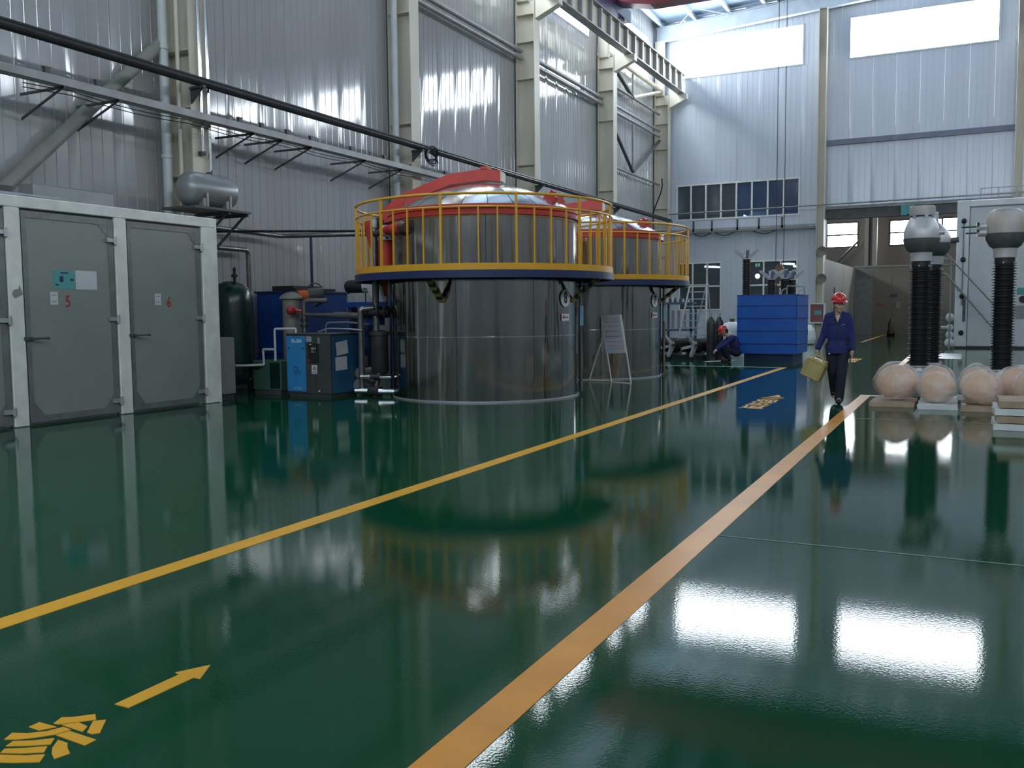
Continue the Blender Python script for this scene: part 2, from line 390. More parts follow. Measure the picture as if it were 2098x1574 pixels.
PAN = {}
def panel_mesh(w, h, mt):
    key = (round(w, 3), round(h, 3), mt)
    if key in PAN: return PAN[key]
    n = max(1, round(w/.225)); s = w/n; pr = [(0.002, .002)]
    for i in range(n):
        a = i*s
        pr += [(a+.008, 0), (a+s-.030, 0), (a+s-.024, -.009), (a+s-.014, -.009), (a+s-.008, 0)]
    pr += [(w-.002, .002)]
    vs = [(x, y, 0) for x, y in pr]+[(x, y, h) for x, y in pr]; k = len(pr)
    fs = [(i, i+1, k+i+1, k+i) for i in range(k-1)]
    b = len(vs); vs += [(0.004, .05, 0), (w-.004, .05, 0), (w-.004, .05, h), (0.004, .05, h)]
    fs += [(b+1, b, b+3, b+2), (0, k, b+3, b), (k-1, b+1, b+2, 2*k-1)]
    m = MB(); m.add(vs, fs); PAN[key] = m.mesh('wall_panel', mt, 20); return PAN[key]
def panels(parent, side, a0, a1, z0, z1, mt, w=.9, off=0., topf=None):
    n = max(1, round((a1-a0)/w)); s = (a1-a0)/n
    for i in range(n):
        p = a0+i*s; zz = z1 if topf is None else topf(p+s/2)
        me = panel_mesh(s, zz-z0, mt); j = random.uniform(-.006, .006)
        if side == 'L': inst('wall_panel', me, parent, (WX-off, p, z0), (0, 0, PI/2+j))
        elif side == 'R': inst('wall_panel', me, parent, (RX+off, p+s, z0), (0, 0, -PI/2+j))
        elif side == 'E': inst('wall_panel', me, parent, (p, DY+off, z0), (0, 0, j))
        elif side == 'B': inst('wall_panel', me, parent, (p+s, BY, z0), (0, 0, PI+j))
COLY = [41.85-7.3*k for k in range(8)]
wl = struct('wall_left', 'tall ribbed grey metal wall along the left side')
wr = struct('wall_right', 'ribbed grey metal wall on the right of the hall')
we = struct('wall_end', 'ribbed grey-white metal wall at the far end, blue window glow tinted in')
wb = struct('wall_back', 'ribbed grey metal wall behind the viewer')
WIN_N = [0]
def window(label, quad, inset, frame_w=.06, mt='daylit_pane', fm='roof_steel', cols=1, rows=1, pane_mts=None):
    """quad: lower-left, lower-right, upper-right, upper-left seen from inside; inset: outward vector"""
    WIN_N[0] += 1
    q = [Vector(p) for p in quad]; n = Vector(inset)
    w = struct('window_%d' % WIN_N[0], label, tuple(q[0]))
    ex = (q[1]-q[0]); ez = (q[3]-q[0]); W_, H_ = ex.length, ez.length; ex.normalize(); ez.normalize(); un = n.normalized()
    def bar(a, b, c, d):
        m = MB(); P = lambda x, z, k: q[0]+ex*x+ez*z+un*k
        m.prism([P(a, c, -.03), P(b, c, -.03), P(b, d, -.03), P(a, d, -.03)], un*.09); m.build('window_frame', fm, w, smooth=0)
    f = frame_w; bar(0, W_, 0, f); bar(0, W_, H_-f, H_); bar(0, f, f, H_-f); bar(W_-f, W_, f, H_-f)
    for c in range(1, cols): x = W_*c/cols; bar(x-f/2, x+f/2, f, H_-f)
    for r in range(1, rows):
        z = H_*r/rows; 
        for c in range(cols): bar(W_*c/cols+f/2, W_*(c+1)/cols-f/2, z-f/2, z+f/2)
    for c in range(cols):
        for r in range(rows):
            a, b = W_*c/cols+f/2, W_*(c+1)/cols-f/2; z0, z1 = H_*r/rows+f/2, H_*(r+1)/rows-f/2
            P = lambda x, z: q[0]+ex*x+ez*z+un*.04
            m = MB(); m.add([P(a, z0), P(b, z0), P(b, z1), P(a, z1)], [(0, 1, 2, 3)])
            m.build('pane', pane_mts[c] if pane_mts else mt, w, smooth=0)
    return w

# ---- left wall, right wall, with clerestory windows
WZ0, WZ1 = 11.9, 13.75
panels(wl, 'L', BY, DY, 0, WZ0, 'wall_sheet')
panels(wl, 'L', BY, DY, WZ1, EAVE+.05, 'wall_sheet')
panels(wr, 'R', BY, DY, 0, WZ0, 'wall_sheet', 1.8)
panels(wr, 'R', BY, DY, WZ1, EAVE+.05, 'wall_sheet', 1.8)
bays = [(c+.9, c+6.3) for c in COLY[1:]]
edges = [BY]+[e for b in sorted(bays) for e in b]+[DY]
for k in range(0, len(edges), 2):
    a, b = edges[k], edges[k+1]
    if b-a > .05 and a < b:
        panels(wl, 'L', a, b, WZ0, WZ1, 'wall_sheet', .7); panels(wr, 'R', a, b, WZ0, WZ1, 'wall_sheet', .9)
names = ['nearest the far corner', 'second from the far corner', 'third from the far corner', 'fourth from the far corner', 'fifth from the far corner', 'sixth from the far corner', 'farthest from the far corner']
for i, (a, b) in enumerate(bays):
    if a < BY: continue
    window('bright high window in the left wall, ' + names[i], [(WX, a, WZ0), (WX, b, WZ0), (WX, b, WZ1), (WX, a, WZ1)], (-.1, 0, 0))
    window('bright high window in the right wall, ' + names[i], [(RX, b, WZ0), (RX, a, WZ0), (RX, a, WZ1), (RX, b, WZ1)], (.1, 0, 0))
# ---- end wall
EWX = [-13.2, -5.75, 1.7, 9.2, 16.7]
EW = [(-12.18, -6.6), (-4.76, .92), (2.7, 8.3), (10.1, 15.7)]
ez0, ez1 = 12.07, 13.83
en = ['left of the two in the end wall', 'right of the two in the end wall', 'third in the end wall', 'last in the end wall']
for (a, b), nme in zip(EW, en):
    window('blown-out bright high window, ' + nme, [(a, DY, ez0), (b, DY, ez0), (b, DY, ez1), (a, DY, ez1)], (0, .1, 0))
xs = [WX]+[e for w in EW for e in w]+[RX]
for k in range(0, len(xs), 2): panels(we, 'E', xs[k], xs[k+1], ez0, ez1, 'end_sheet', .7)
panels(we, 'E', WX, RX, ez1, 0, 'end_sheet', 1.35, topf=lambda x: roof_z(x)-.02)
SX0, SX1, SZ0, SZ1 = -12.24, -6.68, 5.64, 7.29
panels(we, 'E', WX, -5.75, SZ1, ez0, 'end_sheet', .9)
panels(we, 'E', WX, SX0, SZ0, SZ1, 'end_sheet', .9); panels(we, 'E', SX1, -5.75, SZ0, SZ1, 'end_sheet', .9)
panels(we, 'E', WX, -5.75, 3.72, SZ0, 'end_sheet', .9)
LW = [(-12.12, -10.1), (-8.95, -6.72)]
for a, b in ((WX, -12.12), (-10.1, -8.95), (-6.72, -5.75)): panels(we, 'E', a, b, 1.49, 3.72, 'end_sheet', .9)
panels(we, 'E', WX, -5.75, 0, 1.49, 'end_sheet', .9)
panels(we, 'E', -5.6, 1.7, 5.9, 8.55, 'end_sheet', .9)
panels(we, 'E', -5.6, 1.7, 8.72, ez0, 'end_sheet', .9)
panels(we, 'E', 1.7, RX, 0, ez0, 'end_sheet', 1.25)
m = MB(); m.box((-5.6, DY-.12, 8.52), (1.68, DY+.1, 8.74)); m.build('girt', 'girt_grey', we, smooth=0, label='dark horizontal beam across the end wall')
m = MB(); m.box((-5.6, DY-.02, 5.38), (1.7, DY+.25, 5.9)); m.build('lintel', 'dark_steel', we, smooth=0)
m = MB(); m.box((-5.6, DY-.10, 5.80), (1.7, DY+.02, 5.93)); m.build('lintel_flange', 'grey_steel', we, smooth=0)
window('long strip window of eight dark blue panes in the end wall', [(SX0, DY, SZ0), (SX1, DY, SZ0), (SX1, DY, SZ1), (SX0, DY, SZ1)], (0, .1, 0), .07, cols=8, fm='white_frame', pane_mts=['dark_glass']*4+['blue_glass']*4)
window('dark six-pane window behind the stepladder', [(LW[0][0], DY, 1.49), (LW[0][1], DY, 1.49), (LW[0][1], DY, 3.72), (LW[0][0], DY, 3.72)], (0, .1, 0), .07, mt='dark_glass', fm='white_frame', cols=3, rows=2)
window('dark six-pane window behind the blue box', [(LW[1][0], DY, 1.49), (LW[1][1], DY, 1.49), (LW[1][1], DY, 3.72), (LW[1][0], DY, 3.72)], (0, .1, 0), .07, mt='dark_glass', fm='white_frame', cols=3, rows=2)
# ---- back wall and roof
panels(wb, 'B', WX, RX, 0, ez0, 'wall_sheet', 1.8); panels(wb, 'B', WX, RX, ez1, 0, 'wall_sheet', 1.8, topf=lambda x: roof_z(x)-.02)
for k in range(0, len(xs), 2): panels(wb, 'B', xs[k], xs[k+1], ez0, ez1, 'wall_sheet', .9)
for (a, b), nme in zip(EW, ['first', 'second', 'third', 'fourth']):
    window('unseen high window added for light in the wall behind the viewer, ' + nme + ' from the left wall', [(b, BY, ez0), (a, BY, ez0), (a, BY, ez1), (b, BY, ez1)], (0, -.1, 0))  # unseen panes, added to light the surfaces that face the camera
ceil = struct('ceiling', 'blue-grey sheet metal roof on purlins')
for sgn in (0, 1):
    for k in range(28):
        y0 = BY+k*2.01
        xa, xb = (WX, 1.75) if sgn == 0 else (1.75, RX)
        m = MB(); za, zb = roof_z(xa), roof_z(xb)
        m.prism([(xa, y0, za), (xb, y0, zb), (xb, y0, zb+.06), (xa, y0, za+.06)], (0, 2.0, 0)); m.build('roof_sheet', 'roof_sheet', ceil, smooth=0)
for i in range(20):
    x = WX+.35+i*1.54; z = roof_z(x)
    if x > RX-.1: break
    m = MB(); m.box((x-.04, BY, z-.24), (x+.04, DY-.02, z-.01)); m.box((x+.04, BY, z-.24), (x+.1, DY-.02, z-.21)); m.build('purlin', 'roof_steel', ceil, smooth=0)
for c in COLY:
    if c < BY+.5: continue
    m = MB()
    for xa, xb in ((WX+.1, 1.75), (1.75, RX-.1)):
        za, zb = roof_z(xa)-.25, roof_z(xb)-.25
        for d0, d1, hw in ((-.62, 0, .01), (-.64, -.60, .13), (-.03, 0, .13)):
            m.prism([(xa, c-hw, za+d0), (xb, c-hw, zb+d0), (xb, c-hw, zb+d1), (xa, c-hw, za+d1)], (0, 2*hw, 0))
    m.build('rafter', 'roof_steel', ceil, smooth=0)
m = MB(); a = Vector((-12.0, 37.8, 14.35)); b = Vector((-9.6, 41.6, 14.45))
m.cyl(a, b, .015, n=6); m.cyl((-9.6, 37.8, 14.45), (-12.0, 41.6, 14.35), .015, n=6); m.build('roof_brace', 'roof_steel', ceil)

# ---- steel columns of the left wall (H sections) and end wall
def hcol(name, label, x0, x1, yc, z1, hw=.2, mt='cream_steel', along='x', stiff=()):
    t = thing(name, label, 'column', ((x0+x1)/2, yc, 0), kind=None)
    m = MB(); m.box((x0+.02, yc-.012, 0), (x1-.02, yc+.012, z1)); m.build('web', mt, t, smooth=0)
    for a, b in ((x0, x0+.025), (x1-.025, x1)):
        m = MB(); m.box((a, yc-hw, 0), (b, yc+hw, z1)); m.build('flange', mt, t, smooth=0)
    for z in stiff:
        for s in (-1, 1):
            m = MB(); m.box((x0+.025, min(yc+s*.012, yc+s*hw), z), (x1-.025, max(yc+s*.012, yc+s*hw), z+.02)); m.build('stiffener', mt, t, smooth=0)
    return t
CLAB = {0: 'cream steel column in the far left corner', 1: 'cream steel column fourth along the left wall, under the crane bracket', 2: 'cream steel column third along the left wall, behind the nearer tank dome', 3: 'cream steel column second along the left wall, left of the nearer tank', 4: 'cream steel column behind the grey air tank on the left wall', 5: 'cream steel column left of the frame on the left wall', 6: 'cream steel column left of and nearer than the ovens', 7: 'cream steel column nearest the back wall on the left'}
cols_l = []
for k, c in enumerate(COLY):
    if c < BY+.3: continue
    t = hcol('steel_column', CLAB[k], WX+.06, WX+.72, c, 11.35, stiff=(4.0, 5.2, 6.2, 8.9, 10.05, 10.9))
    t['group'] = 'columns along the left wall'
    m = MB(); m.box((WX+.06, c-.15, 11.35), (WX+.45, c+.15, roof_z(WX)-.85)); m.build('upper_shaft', 'cream_steel', t, smooth=0)
    m = MB(); m.prism([(WX+.72, c-.15, 11.33), (WX+1.55, c-.15, 11.33), (WX+1.55, c-.15, 11.1), (WX+.72, c-.15, 10.75)], (0, .3, 0)); m.build('corbel', 'cream_steel', t, smooth=0)
ELAB = ['', 'cream steel column at the left edge of the wide doorway', 'cream steel column at the right edge of the wide doorway', 'cream steel column right of the frame in the end wall']
for k in (1, 2, 3):
    x = EWX[k]; t = thing('steel_column', ELAB[k], 'column', (x, DY-.3, 0), group='columns along the end wall')
    m = MB(); m.box((x-.16, DY-.55, 0), (x-.14, DY-.05, roof_z(x)-.85)); m.box((x+.14, DY-.55, 0), (x+.16, DY-.05, roof_z(x)-.85)); m.build('flange', 'cream_steel', t, smooth=0)
    m = MB(); m.box((x-.14, DY-.31, 0), (x+.14, DY-.29, roof_z(x)-.85)); m.build('web', 'cream_steel', t, smooth=0)

# ---- crane runway beams and overhead crane
for X, lab in ((WX+1.25, 'crane runway beam with stiffeners high along the left wall'), (RX-1.25, 'crane runway beam high along the right wall')):
    t = thing('crane_runway_beam', lab, 'beam', (X, 14, 11.36))
    m = MB(); m.box((X-.012, BY+.3, 11.40), (X+.012, DY-.2, 12.16)); m.build('web', 'cream_steel', t, smooth=0)
    m = MB(); m.box((X-.17, BY+.3, 11.36), (X+.17, DY-.2, 11.40)); m.build('bottom_flange', 'grey_steel', t, smooth=0)
    m = MB(); m.box((X-.2, BY+.3, 12.16), (X+.2, DY-.2, 12.20)); m.build('top_flange', 'grey_steel', t, smooth=0)
    m = MB(); m.box((X-.04, BY+.3, 12.20), (X+.04, DY-.2, 12.30)); m.build('rail', 'dark_steel', t, smooth=0)
    me = None
    for k in range(48):
        y = DY-.8-k*.92
        if y < 0: break
        if me is None:
            mm = MB(); mm.box((-.16, -.06, 0), (.16, .06, .76)); me = mm.mesh('stiffener', 'grey_steel', 0)
        inst('stiffener', me, t, (0, y-14, .04))
cr = thing('overhead_crane', 'dark red overhead bridge crane below the roof', 'crane', (1.75, 32.2, 12.3))
for y in (30.9, 32.7):
    m = MB(); m.prism([(-11.9, y, 12.75), (-10.5, y, 12.5), (14.0, y, 12.5), (15.4, y, 12.75), (15.4, y, 13.7), (-11.9, y, 13.7)], (0, .65, 0)); m.build('girder', 'crane_red', cr, smooth=0)
for x in (WX+1.25, RX-1.25):
    m = MB(); m.box((x-.22, 29.9, 12.42), (x+.22, 34.2, 12.85)); m.build('end_truck', 'deck_blue', cr, smooth=0)
    for y in (30.4, 33.7): m = MB(); m.cyl((x-.08, y, 12.5), (x+.08, y, 12.5), .2, n=20); m.build('wheel', 'dark_steel', cr)
m = MB(); m.box((-6.5, 30.9, 13.72), (-5.0, 33.4, 14.1)); m.build('trolley', 'crane_red', cr, smooth=0)
hk = thing('crane_hook', 'rusty crane hook block hanging on two cables above the blue box', 'hook', (-5.72, 32.2, 2.4))
for x in (-5.86, -5.6): m = MB(); m.cyl((x, 32.2, 3.0), (x, 32.2, 13.72), .012, n=6); m.build('cable', 'black_rubber', hk)
m = MB(); m.cyl((-5.73, 32.08, 2.90), (-5.73, 32.32, 2.90), .13, n=20); m.build('sheave_block', 'steel_hook', hk)
m = MB(); m.box((-5.82, 32.1, 2.66), (-5.64, 32.3, 2.9)); m.build('block_housing', 'steel_hook', hk, smooth=0)
m = MB(); m.tube([(-5.73+.0, 32.2, 2.65), (-5.73, 32.2, 2.5)] + [(-5.73+.11*math.sin(a), 32.2, 2.39+.11*math.cos(a)) for a in [i*.35 for i in range(0, 14)]], .035, 8); m.build('hook', 'steel_hook', hk)

# ---- girts and bracing on the left wall
for k in range(6):
    y0, y1 = COLY[k+1]+.22, COLY[k]-.22
    if k == 0: continue
    t = thing('wall_girt', ['', 'grey tube girt between the third and fourth wall columns', 'grey tube girt between the second and third wall columns', 'grey tube girt between the first and second wall columns', 'grey tube girt high above the ovens', 'grey tube girt left of the frame'][k], 'girt', (WX+.2, y0, 9.75), group='tube girts of the left wall')
    for dz in (0, -.22): m = MB(); m.cyl((WX+.25, y0, 9.78+dz), (WX+.25, y1, 9.78+dz), .075, n=12); m.build('tube', 'grey_steel', t)
br = thing('wall_bracing', 'steel V-bracing between the last two wall columns', 'bracing', (WX+.3, 38.2, 7))
y0, y1, ym, X = COLY[1]+.2, COLY[0]-.2, 37.9, WX+.3
def barp(name, a, b, r, mt, par): m = MB(); m.cyl((X, a[0], a[1]), (X, b[0], b[1]), r, n=8); return m.build(name, mt, par)
barp('strut', (y0, 11.62), (y1, 11.62), .10, 'cream_steel', br); barp('strut', (y0, 10.5), (y1, 10.5), .06, 'grey_steel', br)
barp('strut', (y0, 9.75), (y1, 9.75), .06, 'grey_steel', br); barp('strut', (y0, 9.5), (y1, 9.5), .06, 'grey_steel', br)
barp('strut', (y0, 7.3), (y1, 7.3), .05, 'grey_steel', br)
barp('diagonal', (y0, 11.5), (ym, 10.5), .08, 'dark_steel', br); barp('diagonal', (ym, 10.5), (y1, 11.5), .08, 'cream_steel', br)
barp('diagonal', (y0, 9.3), (ym, 7.4), .07, 'dark_steel', br); barp('diagonal', (ym, 7.4), (y1, 9.3), .07, 'dark_steel', br)
barp('post', (ym, 7.3), (ym, 9.4), .05, 'grey_steel', br); barp('post', (ym, 10.5), (ym, 11.5), .05, 'grey_steel', br)
br2 = thing('wall_bracing', 'rusty diagonal brace rising above the ovens', 'bracing', (WX+.25, 9.0, 3.3))
m = MB(); a = Vector((WX+.22, 9.0, 3.3)); b = Vector((WX+.22, 12.3, 6.35)); m.cyl(a, b, .11, n=12); m.build('diagonal', 'filter_cream', br2)
m = MB(); m.cyl((WX+.22, 8.9, 3.3), (WX+.22, 5.6, 6.35), .11, n=12); m.build('diagonal', 'filter_cream', br2)
m = MB(); m.box((WX+.1, 8.7, 3.05), (WX+.34, 9.2, 3.45)); m.build('gusset', 'dark_steel', br2, smooth=0)

# ---- hall beyond the doorway
hall = struct('wall_beyond', 'dim brown-grey wall of the next hall seen through the doorway')
HB = 60.0
wq = [ony(1693, 457, HB), ony(1760, 457, HB), ony(1822, 452, HB), ony(1966, 446, HB)]
zt, zb = ony(1730, 455, HB).z, ony(1730, 508, HB).z
W3 = [(wq[0].x, wq[1].x), (wq[2].x, wq[3].x+2.0)]
def hb(a, b, c, d, mt='old_wall'): m = MB(); m.box((a, HB, c), (b, HB+.2, d)); m.build('wall_sheet', mt, hall, smooth=0)
hb(-10, 6, 0, zb); hb(-10, 6, zt, 9)
hb(-10, W3[0][0], zb, zt); hb(W3[0][1], W3[1][0], zb, zt); hb(W3[1][1], 6, zb, zt)
window('bright two-row window of the next hall, left of the insulators', [(W3[0][0], HB, zb), (W3[0][1], HB, zb), (W3[0][1], HB, zt), (W3[0][0], HB, zt)], (0, .1, 0), .09, fm='dark_steel', rows=2)
window('bright two-row window of the next hall, behind the insulator heads', [(W3[1][0], HB, zb), (W3[1][1], HB, zb), (W3[1][1], HB, zt), (W3[1][0], HB, zt)], (0, .1, 0), .09, fm='dark_steel', rows=2, cols=2)
for xa, xb in ((-10.2, -10), (6, 6.2)):
    for (ya, yb, za, zb_) in ((DY+.3, HB, 0, 5.5), (DY+.3, HB, 6.3, 9), (DY+.3, 46, 5.5, 6.3), (56, HB, 5.5, 6.3)):
        m = MB(); m.box((xa, ya, za), (xb, yb, zb_)); m.build('side_wall', 'old_wall', hall, smooth=0)
window('unseen side window added to brighten the next hall from the left', [(-10, 46, 5.5), (-10, 56, 5.5), (-10, 56, 6.3), (-10, 46, 6.3)], (-.1, 0, 0), .09, fm='dark_steel')  # both side windows are out of view, added to light the dim hall
window('unseen side window added to brighten the next hall from the right', [(6, 56, 5.5), (6, 46, 5.5), (6, 46, 6.3), (6, 56, 6.3)], (.1, 0, 0), .09, fm='dark_steel')
m = MB(); m.box((-10, DY+.3, 9), (6, HB+.2, 9.2)); m.build('roof_sheet', 'old_wall', hall, smooth=0)
m = MB(); m.box((-10, DY+.3, 5.95), (6, DY+.4, 9)); m.build('wall_sheet', 'old_wall', hall, smooth=0)
t = thing('steel_column', 'brown steel column in the next hall between its bright windows', 'column', (-5.5, HB-1.2, 0))
for a, b in ((1772, 1780), (1788, 1797)):
    A, B = ony(a, 500, HB-1.4), ony(b, 500, HB-1.4); m = MB(); m.box((A.x, HB-1.6, 0), (B.x, HB-1.2, 8.9)); m.build('flange', 'old_wall_light', t, smooth=0)
A, B = ony(1780, 500, HB-1.4), ony(1788, 500, HB-1.4); m = MB(); m.box((A.x, HB-1.42, 0), (B.x, HB-1.38, 8.9)); m.build('web', 'old_wall', t, smooth=0)
RMY = 57.6
rm = thing('partition_room', 'low grey-brown partition room in the next hall', 'partition', (-3.2, RMY, 0))
A = ony(1752, 549, RMY); B = ony(1990, 549, RMY)
n = 6; wdt = (B.x-A.x)/n
for i in range(n):
    m = MB(); m.box((A.x+i*wdt+.01, RMY, 0), (A.x+(i+1)*wdt-.01, RMY+.1, A.z)); m.build('partition_panel', 'old_wall' if i else 'door_trim', rm, smooth=0)
m = MB(); m.box((A.x-.05, RMY-.05, A.z), (B.x, RMY+.12, A.z+.1)); m.build('top_rail', 'old_wall_light', rm, smooth=0)
m = MB(); m.prism([(A.x-.05, RMY, 0), (A.x-.05, RMY, A.z), (-6.15, 44.8, A.z), (-6.15, 44.8, 0)], (-.1, 0, 0)); m.build('side_partition', 'old_wall_light', rm, smooth=0)
for u in (1708, 1722, 1735):
    p = onx(u, 600, -6.1); m = MB(); m.box((p.x-.02, p.y-.05, 0), (p.x+.06, p.y+.05, 2.6)); m.build('seam_post', 'dark_steel', rm, smooth=0)
p = ony(1832, 605, RMY); m = MB(); m.box((p.x-.18, RMY-.06, p.z-.07), (p.x+.18, RMY, p.z+.07)); m.build('exit_sign', 'dark_steel', rm, smooth=0, label='small dark sign board')
p = ony(1803, 623, RMY); m = MB(); m.box((p.x-.14, RMY-.03, p.z-.06), (p.x+.14, RMY, p.z+.06)); m.build('notice_plate', 'valve_red', rm, smooth=0, label='small red notice plate')
p = ony(1840, 625, RMY); m = MB(); m.box((p.x-.13, RMY-.03, p.z-.2), (p.x+.13, RMY, p.z+.2)); m.build('notice_plate', 'old_wall_light', rm, smooth=0)
# diagonal brace across the far window
br3 = thing('wall_bracing', 'dark diagonal brace crossing the far bright window', 'bracing', tuple(ony(1720, 535, HB-.6)))
m = MB(); m.cyl(ony(1708, 545, HB-.6), ony(1760, 493, HB-.6), .06, n=8); m.build('diagonal', 'dark_steel', br3)
# annex behind the dark windows
ax = struct('wall_annex', 'dim room behind the dark windows of the end wall')
m = MB(); m.box((WX-.2, DY+5, 0), (-6.3, DY+5.2, 8.2)); m.build('wall_sheet', 'ink_grey', ax, smooth=0)
m = MB(); m.box((WX-.2, DY+.2, 8.0), (-6.3, DY+5, 8.2)); m.build('roof_sheet', 'ink_grey', ax, smooth=0)
m = MB(); m.box((WX-.2, DY+.2, 4.6), (-6.3, DY+5, 4.7)); m.build('floor_slab', 'ink_grey', ax, smooth=0)
m = MB(); m.box((-6.3, DY+.3, 0), (-6.2, DY+5, 8.0)); m.build('side_wall', 'ink_grey', ax, smooth=0)
m = MB(); m.box((WX-.2, DY+.2, 0), (WX-.1, DY+5, 8.0)); m.build('side_wall', 'ink_grey', ax, smooth=0)
for u, v, w, lab in ((1463, 547, 1.2, 'lit tube lamp seen through the window behind the stepladder'), (1616, 541, .8, 'lit tube lamp seen through the window behind the blue box'), (1633, 546, .45, 'short lit lamp at the right edge of the window behind the blue box')):
    p = ony(u, v, DY+3.5); t = thing('tube_lamp', lab, 'lamp', tuple(p))
    m = MB(); m.cyl((p.x-.25*w, p.y-w*.5, p.z), (p.x+.25*w, p.y+w*.5, p.z), .05, n=8); m.build('tube', 'tube_light', t)
    m = MB(); m.box((p.x-.05, p.y-.3, p.z+.06), (p.x+.05, p.y+.3, p.z+.12)); m.build('lamp_body', 'paper_white', t, smooth=0)
p = ony(1552, 566, DY+2.5); t = thing('bulb_lamp', 'round yellow bulb glowing behind the window above the blue box', 'lamp', tuple(p))
m = MB(); m.ball(p, .12, 16, 10); m.build('bulb', 'bulb_light', t); m = MB(); m.cyl((p.x, p.y, p.z+.1), (p.x, p.y, 4.6), .02, n=6); m.build('cord', 'black_rubber', t)
p = ony(1552, 543, DY+2.9); t = thing('exit_light', 'small green-white sign light behind the window above the bulb', 'lamp', tuple(p))
m = MB(); m.box((p.x-.1, p.y, p.z-.07), (p.x+.1, p.y+.05, p.z+.07)); m.build('light_face', 'green_sign_light', t, smooth=0)
m = MB(); m.box((p.x-.12, p.y+.05, p.z-.09), (p.x+.12, p.y+.1, p.z+.09)); m.build('light_case', 'paper_white', t, smooth=0)
# ================================================================== OVENS (left)
OX = -11.45
ov = thing('drying_oven', 'white framed drying oven with grey numbered doors along the left wall', 'oven', (OX-.8, 8.5, 0))
OH = 3.12; Y1 = 11.86
doors = [(8.27, 9.80, '5'), (10.02, 11.53, '6'), (6.52, 8.05, '4')]
m = MB(); m.box((WX+.75, 4.2, 0), (OX-.12, Y1, OH-.02)); m.build('oven_body', 'white_frame', ov, smooth=0)
def post(y0, y1):
    m = MB(); m.bbox((OX-.12, y0, 0), (OX, y1, OH-.16), .012); m.build('frame_post', 'white_frame', ov)
post(Y1-.31, Y1); post(9.80, 10.02); post(8.05, 8.27); post(6.3, 6.52)
m = MB(); m.bbox((OX-.12, 4.2, OH-.16), (OX, Y1, OH), .012); m.build('frame_header', 'white_frame', ov)
m = MB(); m.box((OX-.10, Y1, 0), (OX-.015, Y1+.035, OH-.03)); m.build('corner_edge', 'label_blue', ov, smooth=0)
m = MB(); m.box((OX-.1, Y1-.02, 0), (OX+.001, Y1+.03, OH)); m.build('corner_trim', 'white_frame', ov, smooth=0)
for (a, b, num) in doors:
    z0, z1 = .04, OH-.17; x0, x1 = OX-.09, OX-.03
    d = None
    m = MB(); m.box((x0, a+.03, z0), (x1, b-.03, z1-.02)); d = m.build('door', 'door_grey', ov, smooth=0, label='grey oven door numbered ' + num)
    # metal edge trims
    for (ya, yb, za, zb) in ((a+.02, a+.09, z0, z1-.03), (b-.11, b-.02, z0, z1-.03), (a+.09, b-.11, z0, z0+.09), (a+.09, b-.11, z1-.11, z1-.03)):
        m = MB(); m.box((x1-.005, ya, za), (x1+.012, yb, zb)); m.build('edge_trim', 'door_trim', d, smooth=0)
    for (yy, zz, sy, sz) in ((a+.09, z0+.09, 1, 1), (b-.11, z0+.09, -1, 1), (b-.11, z1-.11, -1, -1)):
        m = MB(); m.prism([(x1, yy, zz), (x1, yy+sy*.16, zz), (x1, yy, zz+sz*.2)], (.008, 0, 0)); m.build('corner_plate', 'door_trim', d, smooth=0)
    m = MB(); m.box((x0-.02, a+.002, z0-.03), (x0+.03, a+.024, z1)); m.build('gasket', 'black_rubber', d, smooth=0)
    m = MB(); m.box((x0-.02, a+.01, z1-.022), (x0+.05, b-.01, z1)); m.build('gasket', 'black_rubber', d, smooth=0)
    for zz in (.22, 1.45, 2.62):                       # hinges
        m = MB(); m.box((x1+.01, b-.15, zz-.03), (x1+.05, b+.02, zz+.03)); m.cyl((x1+.05, b-.015, zz-.06), (x1+.05, b-.015, zz+.06), .025, n=10); m.build('hinge', 'aluminium', d)
    m = MB(); m.box((x1+.01, a-.03, 1.17), (x1+.05, a+.10, 1.22)); m.cyl((x1+.05, a+.06, 1.195), (x1+.16, a+.24, 1.2), .014, n=8); m.ball((x1+.16, a+.24, 1.2), .024, 10, 6); m.build('latch_handle', 'dark_steel', d)
    y_n = {'5': 8.97, '6': 10.82, '4': 7.2}[num]
    if num != '4':
        text('door_number', num, .235, 'ink_red', d, (x1+.006, y_n, 1.70), (PI/2, 0, PI/2), bold=.002, sx=.72)
        m = MB(); m.box((x1, y_n-.28, 1.66), (x1+.004, y_n-.16, 1.84)); q = m.build('paper_note', 'paper_white', d, smooth=0)
        m = MB(); m.box((x1+.004, y_n-.26, 1.79), (x1+.005, y_n-.18, 1.80)); m.box((x1+.004, y_n-.26, 1.70), (x1+.005, y_n-.18, 1.71)); m.build('note_print', 'ink_grey', d, smooth=0)
    if num == '5':
        m = MB(); m.box((x1, y_n-.22, 1.88), (x1+.004, y_n+.13, 2.14)); m.build('paper_notice', 'paper_teal', d, smooth=0, label='teal printed notice')
        for (ya, yb, za, zb) in ((-.10, .02, 2.10, 2.12), (-.12, -.06, 1.98, 2.06), (.05, .11, 2.0, 2.03), (-.19, -.14, 1.93, 1.95)):
            m = MB(); m.box((x1+.004, y_n+ya, za), (x1+.006, y_n+yb, zb)); m.build('notice_print', 'deck_blue', d, smooth=0)
        m = MB(); m.box((x1, y_n+.14, 1.88), (x1+.004, y_n+.50, 2.15)); m.build('paper_notice', 'paper_white', d, smooth=0, label='white printed notice')
m = MB(); m.prism([(OX+.001, 8.10, 1.82), (OX+.001, 8.13, 1.86), (OX+.001, 8.19, 1.87), (OX+.001, 8.21, 1.92), (OX+.001, 8.26, 1.80), (OX+.001, 8.14, 1.74), (OX+.001, 8.10, 1.78)], (.001, 0, 0)); m.build('chipped_patch', 'door_grey', ov, smooth=0)
